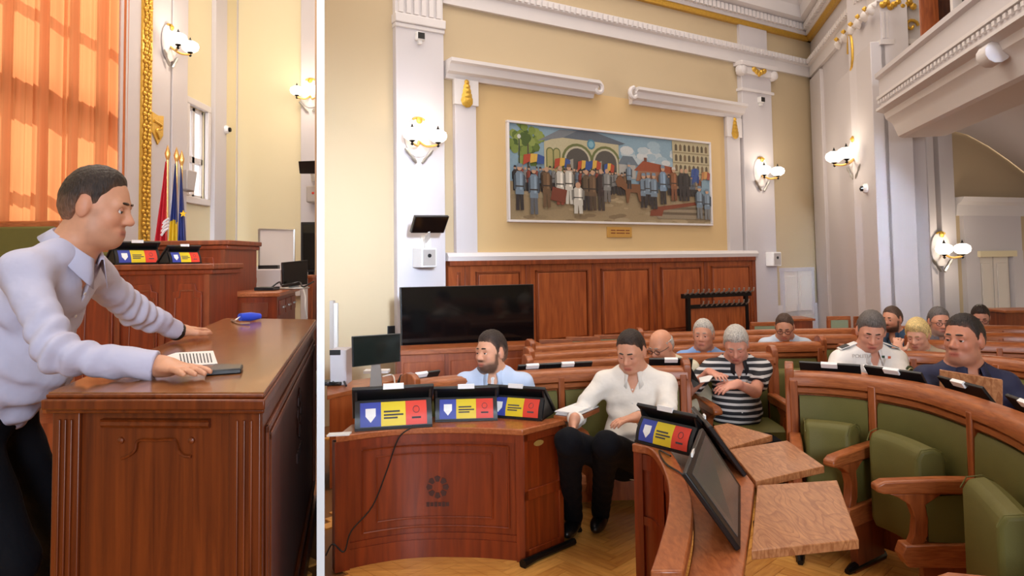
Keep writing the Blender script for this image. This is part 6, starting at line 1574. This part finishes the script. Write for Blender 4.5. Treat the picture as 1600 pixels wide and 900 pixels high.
    def ncut(p):     # neck opening
        q = p - nb; a = q@u1; y = q@f1; x = q@r1
        hole = np.sqrt(x**2 + (y - .0)**2) - .060*s
        vee = np.abs(x) - np.clip((a + .125*s)*.45, -1, .05) if collar != 'crew' else np.full(len(p), 1.0)
        vee = np.where(y > 0, vee, 1.0)
        op = np.minimum(np.where(a > -.035*s, hole, 1.0), vee)
        return np.maximum(-op, -(1.0)) if False else -np.minimum(op, .03)
    if collar: T.cut(ncut)
    def endcut(p):   # sleeve ends are flat
        d = np.full(len(p), -1.0)
        for sx in (1, -1):
            el, wr_ = arm[sx]
            if sleeve == 'long': cu = (wr_ - el)/np.linalg.norm(wr_ - el); e = el + (wr_ - el)*.95; 
            else: cu = (el - Sh[sx])/np.linalg.norm(el - Sh[sx]); e = Sh[sx] + (el - Sh[sx])*.72
            q = p - e; ax_ = q@cu; rad = np.linalg.norm(q - ax_[:, None]*cu, axis=1)
            d = np.maximum(d, np.where((rad < .085*s) & (ax_ < .09), ax_, -1.0))
        return d
    T.cut(endcut)
    seed = (head_px[0]*7) % 10
    def wr(p):
        a = (p - nb)@u1; x = (p - nb)@r1; y = (p - nb)@f1
        wv = np.sin(a*42 + 9*x + seed + 2.2*np.sin(x*19 + seed)) * np.cos(x*16 + y*12 + seed) + .6*np.sin(a*75 + 30*y + 22*x)
        low_ = np.clip((-a - .05)/.3, .25, 1)
        r_ = (.0058 if h < .0085 else .004)*wv*low_*wrk
        for sx in (1, -1):
            el, wr2 = arm[sx]; dn = np.linalg.norm(p - el, axis=1); cu = (wr2 - Sh[sx])/np.linalg.norm(wr2 - Sh[sx]); q = (p - el)@cu
            r_ = r_ + np.exp(-(dn/.12)**2)*.0080*np.sin(q*120 + seed + 14*((p - el)@u1))
        return r_*s
    V, Fc = T.mesh(h, infl=fit*.35, wr=wr)
    sh = raw('shirt' if not female else 'blouse', V, Fc, shirt, root)
    if collar and collar != 'crew':
        # turned-down collar, open at the throat
        nk_ = hd(0, -.018, -.075); axn = nk_ - nb; axn /= np.linalg.norm(axn)
        cf = f1 - axn*f1.dot(axn); cf /= np.linalg.norm(cf); cr_ = np.cross(cf, axn)
        rings = []; nC = 26
        for i in range(nC + 1):
            a = R(200) - R(400)*(i/nC) if False else R(-158 + 316*i/nC)          # 0 = back of neck
            d = -cf*math.cos(a) + cr_*math.sin(a); fr_ = max(0, (abs(math.degrees(a)) - 95)/63)
            rb = .062*s*nw; top = nb + axn*(.034*s - .022*s*fr_) + d*(rb - .004*s) + cf*.012*s*fr_
            mid = top + d*.009*s + axn*.004*s
            tip = top + d*(.032 + .014*fr_)*s - axn*(.038 + .036*fr_)*s + cf*.018*fr_*s
            inn = top - axn*.03*s + d*.002*s
            rings.append([Vector(v) for v in (inn, top, mid, tip)])
        mb = MB(); mb.loft(rings, closed=False, caps=False); co = mb.build('collar', shirt if not isinstance(collar, bpy.types.Material) else collar, sh, smooth=True, angle=80)
        so2 = co.modifiers.new('thick', 'SOLIDIFY'); so2.thickness = .003
        mb = MB()
        nbt = 4
        for i in range(nbt):
            a_ = -.10 - .075*i
            # surface point on the front of the chest by marching the torso ellipsoids
            base_ = nb + u1*a_*s
            best = 0
            for q in np.linspace(.26, .02, 60):
                pt3 = base_ + f1*q*s
                if any((((pt3 - c)@r1/r[0])**2 + ((pt3 - c)@f1/r[1])**2 + ((pt3 - c)@u1/r[2])**2) < 1 for _, c, r in tors): best = q; break
            mbb = MB(); mbb.lathe([(.001, 0), (.0055, 0), (.0055, .002), (.001, .0025)], Vector(base_ + f1*(best*s + .006)), 8, Vector(f1)); mbb.build('button', 'white_plastic', sh)
    if undershirt:
        U = Body(); U.cap(nb - u1*.10*s + f1*.03*s, nb - u1*.045*s + f1*.012*s, .055*s, .058*s, .02); V, Fc = U.mesh(h); raw('undershirt', V, Fc, undershirt, root)
    # trousers and shoes
    if trousers:
        Q = Body(); Q.ell(hipv - u1*.01, bx_, npv((.172, .135, .115))*s, .05); Q.cap(hipv - r0*.08*s, hipv + r0*.08*s, .10*s, .10*s, .05)
        ft = {}
        for sx in (1, -1):
            hj = hipv + r0*sx*.09*s - up*.05*s
            if legs == 'sit':
                kn_ = hj + f0*thigh*s + r0*sx*.06*s + up*.0; an = np.array([kn_[0], kn_[1], 0.09]) - f0*(.02 + tuck)
                if feet and sx in feet: an = npv(feet[sx]); 
                if feet and (sx, 'k') in feet: kn_ = npv(feet[(sx, 'k')])
            else:
                an = npv(feet[sx]); kn_, an = ik(hj, an, .44*s, .44*s, f0)
            Q.cap(hj, kn_, .085*s, .066*s, .05); Q.cap(kn_, an, .062*s, .05*s, .03); ft[sx] = an
        V, Fc = Q.mesh(max(h, .012), infl=.004, wr=lambda p: .003*np.sin(p[:, 2]*50 + p[:, 0]*30)*np.sin(p[:, 1]*40)); raw('trousers', V, Fc, trousers if not isinstance(trousers, bool) else 'trouser', root)
        for sx in (1, -1):
            K = Body(); a = ft[sx]; K.ell(a + f0*.07*s - up*.035, (r0, f0, up), npv((.046, .13, .042))*s, .02); K.cap(a, a - up*.03, .045*s, .045*s, .02)
            V, Fc = K.mesh(.012); raw('shoe', V, Fc, 'shoe', root)
    return dict(root=root, nb=nb, u=u1, f=f1, r=r1, f0=f0, r0=r0, hip=hipv, sh=Sh, arm=arm, shirt=sh, tors=tors, hd=hd, s=s)
_lid = {}
def lidmat(skin):
    if skin not in _lid: _lid[skin] = mat('eyelid_skin', rgb(int(skin[0]*.93), int(skin[1]*.86), int(skin[2]*.86)), .5)
    return _lid[skin]
# ================================================================= the cast
HM = {n: hairmat('hair_' + n, rgb(*c)) for n, c in dict(dark=(46, 33, 26), brown=(72, 52, 40), grey=(130, 122, 116), silver=(186, 178, 168), salt=(96, 88, 84), blonde=(216, 184, 122), black=(38, 30, 27)).items()}
V3 = Vector
UP = V3((0, 0, 1))
def surf(Q, px, py, infl=.016):
    d = npv(ray(px, py).normalized()); o = npv((0, 0, H))
    for t in np.arange(1.5, 9, .004):
        p = o + d*t
        for _, c, r in Q['tors']:
            q = p - c; rr = r + infl
            if ((q@Q['r']/rr[0])**2 + (q@Q['f']/rr[1])**2 + (q@Q['u']/rr[2])**2) < 1: return V3(p)
    return None
# --- the speaker
lh = PZ(252, 592, ZK); rh = PZ(281, 534, ZK)
sp_near = lh + V3((0, 0, .036)); sp_far = rh + V3((0, 0, .036))
fwN = (PZ(345, 601, ZK) - PZ(246, 590, ZK)).normalized(); fwF = (PZ(335, 526, ZK) - PZ(284, 534, ZK)).normalized()
SPK = person('man in pale shirt and dark trousers leaning with both hands on the speaker desk', (152, 324), 2.30, -86, lean=30, head=(6, -12, 0), s=1.02,
       shirt=cloth('pale_lilac_shirt', rgb(188, 185, 206), fold=.5), hands={-1: (sp_far, fwF, V3((.3, -1, 0)), UP, .30), 1: (sp_near, fwN, V3((.25, 1, 0)), UP, .12)},
       hair=dict(m=HM['dark'], t=.007, front=.064, sideburn=-.015, nape=-.06, ymax=.060, rough=.7), skin=(206, 148, 116), belly=1.1, h=.005, beard=((96, 74, 64), .18),
       legs='stand', feet={-1: (-1.72, 2.62, ZL + .09), 1: (-1.66, 2.12, ZL + .09)}, collar='shirt', group='standing speaker', neck=.07, tor=1.08, nw=1.22, reach=1.06, wrk=1.9, jowl=1.0, face_w=1.04)
el, wq_ = SPK['arm'][-1]; d = V3(wq_ - el).normalized()
mb = MB(); mb.lathe([(.037, -.012), (.040, 0), (.037, .012)], V3(wq_) - d*.004, 16, d); mb.build('wrist_strap', 'black', SPK['root'], smooth=True)
# --- front rows
person('bearded man in light blue shirt behind the curved desk tablets', (767, 551), 4.60, 176, lean=0, thigh=.33, tuck=.12, head=(-38, 3, 3), s=1.06, shirt=cloth('light_blue_shirt', rgb(190, 204, 228), fold=.4),
       hair=dict(m=HM['dark'], t=.010, front=.058, sideburn=-.03, nape=-.07, ymax=.075), skin=(214, 156, 124), beard=((58, 38, 28), .85), h=.007, collar='shirt', undershirt=mat('white_tee', rgb(232, 226, 222), .8), belly=.4, neck=.028, wrk=1.5)
WH = person('man in white shirt and dark trousers looking down with legs outstretched', (986, 549), 4.40, 163, lean=-2, head=(-12, -20, 0), s=1.06, shirt=cloth('white_shirt', rgb(234, 226, 216), fold=.4),
       hair=dict(m=HM['dark'], t=.004, front=.062, sideburn=-.02, nape=-.06, ymax=.065), skin=(212, 152, 122), h=.007, collar='shirt', belly=.9, lid=-6,
       hands={1: (P(898, 655, 4.15), V3((-.25, -.1, -1)), V3((.3, -1, 0)), V3((-1, .2, 0)), .35), -1: (P(1000, 651, 3.98), V3((-1, -.25, -.12)), V3((0, 1, .3)), UP, .35)},
       wrk=1.7, feet={1: V3((P(896, 800, 4.48).x, 4.48, .088)), -1: V3((P(938, 780, 4.55).x, 4.55, .088)), (1, 'k'): P(888, 690, 3.95), (-1, 'k'): P(948, 695, 3.9)})
el, wq_ = WH['arm'][-1]; d = V3(wq_ - el).normalized()
mb = MB(); mb.lathe([(.033, -.010), (.036, 0), (.033, .010)], V3(wq_) + d*.004, 16, d); mb.build('wrist_watch', 'silver', WH['root'], smooth=True)
# --- second row
person('bald man with glasses and beige shirt bending over his desk', (1033, 541), 5.35, 160, lean=28, head=(-30, -22, 0), s=1.0, shirt=cloth('beige_shirt', rgb(212, 200, 170), fold=.4),
       hair=dict(m=HM['silver'], brow=mat('grey_brow', rgb(150, 138, 126), .7), t=.006, front=.03, sideburn=-.02, nape=-.06, ymax=.03, top=.045), skin=(214, 150, 118), h=.009, collar='shirt', glasses=True, lid=-4)
ST = person('grey-haired man in black and white striped polo reading papers', (1150, 538), 5.20, 176, lean=10, head=(-16, -30, 0), s=1.06, shirt=cloth('striped_polo', rgb(30, 30, 36), rgb(206, 202, 200), fold=.2), sleeve='short',
       hair=dict(m=HM['silver'], brow=mat('grey_brow', rgb(150, 138, 126), .7), t=.010, front=.058, sideburn=-.02, nape=-.06, ymax=.075), skin=(216, 152, 128), h=.008, collar=cloth('dark_collar', rgb(34, 30, 34)), belly=1.0, lid=-6,
       hands={1: (P(1108, 582, 5.0), V3((.3, -1, 0)), V3((1, .2, 0)), UP, .4), -1: (P(1152, 600, 4.86), V3((-1, -.35, -.15)), V3((0, 1, .4)), V3((0, -.3, 1)), .4)})
person('silver-haired man in blue shirt sitting before the coat rack', (1099, 524), 5.72, 160, lean=2, head=(-6, 0, 0), s=.98, shirt=cloth('blue_shirt', rgb(128, 160, 210), fold=.4),
       hair=dict(m=HM['silver'], brow=mat('grey_brow', rgb(150, 138, 126), .7), t=.009, front=.056, sideburn=-.02, nape=-.06, ymax=.072), skin=(206, 146, 118), h=.010, collar='shirt')
person('man in pale grey-blue shirt reading near the pale door', (1226, 511), 6.28, 168, lean=16, head=(-14, -26, 0), s=.95, shirt=cloth('pale_check_shirt', rgb(190, 198, 210), fold=.3),
       hair=dict(m=HM['brown'], t=.004, front=.066, sideburn=-.02, nape=-.06, ymax=.055), skin=(206, 146, 114), h=.011, collar='shirt', lid=-6, glasses=True)
# --- officer
OF = person('grey-haired officer in white short-sleeved uniform shirt reading', (1361, 518), 4.75, 180, lean=6, head=(-20, -22, -4), s=1.05, shirt=cloth('uniform_shirt', rgb(236, 228, 220), fold=.35), sleeve='short',
       hair=dict(m=HM['salt'], t=.009, front=.054, sideburn=-.02, nape=-.06, ymax=.076), skin=(214, 150, 124), h=.007, collar='shirt', belly=.7, lid=-6,
       hands={1: (P(1348, 590, 4.50), V3((.3, -1, .1)), V3((1, 0, .4)), UP, .35), -1: (P(1392, 584, 4.45), V3((-.4, -1, .1)), V3((-1, 0, .4)), UP, .35)})
M['epaulette'] = mat('epaulette_cloth', rgb(60, 58, 56), .7); M['patch_green'] = mat('badge_green', rgb(78, 92, 62), .6); M['patch_gold'] = mat('badge_gold', rgb(200, 186, 140), .5); M['ribbon_green'] = mat('ribbon_green', rgb(54, 74, 54), .7); M['ribbon_red'] = mat('ribbon_red', rgb(206, 96, 62), .7)
for sx in (1, -1):
    a = V3(OF['nb'] + OF['r']*sx*.085 - OF['u']*.0); b = V3(OF['sh'][sx] + OF['r']*sx*.01 + OF['u']*.078)
    a = a + V3(OF['u'])*.040
    mb = MB(); dv_ = (b - a); sd = V3(OF['f']); nn_ = dv_.normalized().cross(sd); mb.obox((a + b)/2, dv_/2, sd*.028, nn_*.004); ep = mb.build('epaulette', 'white_plastic', OF['root'], bevel=.004)
    mb = MB(); mb.obox(a.lerp(b, .68), dv_*.22, sd*.026, nn_*.006); mb.build('rank_slide', 'epaulette', ep)
c = surf(OF, 1383, 557)
if c:
    for k, m_ in enumerate(('ribbon_green', 'paper', 'ribbon_red')):
        mb = MB(); mb.obox(c + V3((-.022 + .020*k, -.016, -.002*k)), (.010, 0, 0), (0, .003, 0), (0, 0, .008)); mb.build('service_ribbon', m_, OF['root'])
el = V3(OF['arm'][-1][0]); sh_ = V3(OF['sh'][-1]); pc = sh_.lerp(el, .36) + V3((.035, -.058, 0))
mb = MB(); mb.lathe([(.001, 0), (.045, 0), (.045, .006), (.001, .007)], pc, 18, (.45, -.9, .1)); pt2 = mb.build('sleeve_badge', 'patch_green', OF['root'])
mb = MB(); mb.tube([pc + V3((.4*.01, -.009, 0)) + V3((.9, .45, 0)).normalized()*.030*math.cos(a) + UP*.030*math.sin(a) for a in [i*math.pi/8 for i in range(17)]], .004, 5); mb.build('badge_ring', 'patch_gold', pt2)
mb = MB(); mb.prism([pc + V3((.004, -.010, 0)) + V3((.9, .45, 0)).normalized()*x + UP*z for x, z in ((-.012, .012), (.012, .012), (.012, -.004), (0, -.018), (-.012, -.004))], (0, -.002, 0)); mb.build('badge_shield', 'patch_gold', pt2)
c = surf(OF, 1346, 556)
if c:
    tx = bpy.data.curves.new('chest_lettering', 'FONT'); tx.body = 'POLITIA'; tx.size = .034; tx.extrude = .0006; tx.align_x = 'CENTER'; tx.materials.append(mat('grey_thread', rgb(186, 178, 172), .7))
    to = bpy.data.objects.new('chest_lettering', tx); C.objects.link(to); bpy.context.view_layer.update()
    tme = bpy.data.meshes.new_from_object(to.evaluated_get(bpy.context.evaluated_depsgraph_get())); bpy.data.objects.remove(to); to = bpy.data.objects.new('chest_lettering', tme); C.objects.link(to); to.parent = OF['root']; to.location = c + V3((-.005, -.022, -.01)) - V3(OF['root']['_o']); to.rotation_euler = (R(84), 0, R(-14))
o = thing('paper_sheet', 'white sheet held by the uniformed officer', 'paper', tuple(P(1372, 578, 4.4)))
q = [P(1348, 570, 4.50), P(1385, 574, 4.50), P(1394, 583, 4.30), P(1352, 580, 4.30)]; mb = MB(); mb.prism(q, (0, 0, .003)); mb.build('sheet', 'paper', o)
# --- right-hand block
person('heavy-set man in navy V-neck shirt looking left at the picture edge', (1506, 531), 4.12, 172, lean=-2, side=-4, head=(-52, 2, 0), s=1.17, shirt=cloth('navy_shirt', rgb(34, 34, 62), fold=.3), sleeve='short',
       hair=dict(m=HM['black'], t=.005, front=.060, sideburn=-.01, nape=-.05, ymax=.072, top=.2), skin=(198, 132, 104), h=.007, collar='vee', belly=1.2, beard=((110, 80, 66), .25), nw=1.15, neck=.045, jowl=1.0, wrk=1.4,
       hands={-1: (P(1612, 640, 3.86), V3((-.3, -1, -.3)), V3((-1, .2, 0)), UP, .4)})
person('blonde woman in beige blouse looking down behind the officer', (1434, 524), 5.75, 155, lean=12, head=(-24, -18, 0), s=.97, shirt=cloth('beige_blouse', rgb(176, 150, 122), fold=.4), female=True,
       hair=dict(m=HM['blonde'], fade=0.0, brow=mat('light_brow', rgb(150, 116, 80), .7), t=.018, front=.046, sideburn=-.03, nape=-.06, ymax=.082, lumps=(((0, .03, .10), (.06, .06, .035)), ((.05, -.01, .03), (.035, .07, .06)), ((-.05, -.01, .03), (.035, .07, .06)))), skin=(218, 158, 130), h=.009, collar='shirt', lid=-8,
       hands={1: (P(1401, 552, 5.5), V3((.25, .2, .9)), V3((1, -.3, 0)), V3((-.5, -.8, 0)), .9)})
person('grey-haired man with dark glasses and grey shirt in the far rows', (1467, 503), 6.32, 178, lean=6, head=(-8, -6, 0), s=1.0, shirt=cloth('grey_shirt', rgb(98, 88, 90), fold=.3), sleeve='short',
       hair=dict(m=HM['salt'], t=.008, front=.060, sideburn=-.02, nape=-.06, ymax=.068), skin=(204, 140, 112), h=.010, collar='shirt', glasses=True, beard=((130, 118, 108), .6))
person('bearded man in dark blue polo looking left in the far rows', (1394, 499), 6.45, 135, lean=4, head=(-14, -4, 0), s=.92, shirt=cloth('teal_polo', rgb(44, 66, 92), fold=.3), sleeve='short',
       hair=dict(m=HM['brown'], t=.006, front=.062, sideburn=-.03, nape=-.06, ymax=.065), skin=(202, 140, 110), h=.011, collar='shirt', beard=((52, 38, 32), .9))
person('bearded man with glasses in pale green shirt before the portal', (1532, 496), 7.9, 165, lean=10, head=(-14, -22, 0), s=1.08, shirt=cloth('pale_green_shirt', rgb(176, 190, 178), fold=.3),
       hair=dict(m=HM['dark'], t=.008, front=.060, sideburn=-.03, nape=-.06, ymax=.068), skin=(202, 142, 116), h=.011, collar='shirt', glasses=True, beard=((44, 32, 28), .95), lid=-6)
# papers and folder in the striped man's hands
o = thing('open_folder', 'black folder with white sheet before the striped-shirt man', 'folder', tuple(P(1100, 595, 4.85)))
q = [P(1080, 574, 4.85), P(1094, 600, 4.8), P(1084, 606, 4.8), P(1078, 590, 4.85)]
mb = MB(); mb.prism(q, (.01, .06, 0)); mb.build('cover', 'black', o)
q = [P(1092, 591, 4.9), P(1117, 585, 4.95), P(1108, 596, 4.75), P(1094, 598, 4.75)]; mb = MB(); mb.prism(q, (0, 0, .004)); mb.build('sheet', 'paper', o)
# drop the helper offsets
for o in bpy.data.objects:
    if '_o' in o: del o['_o']
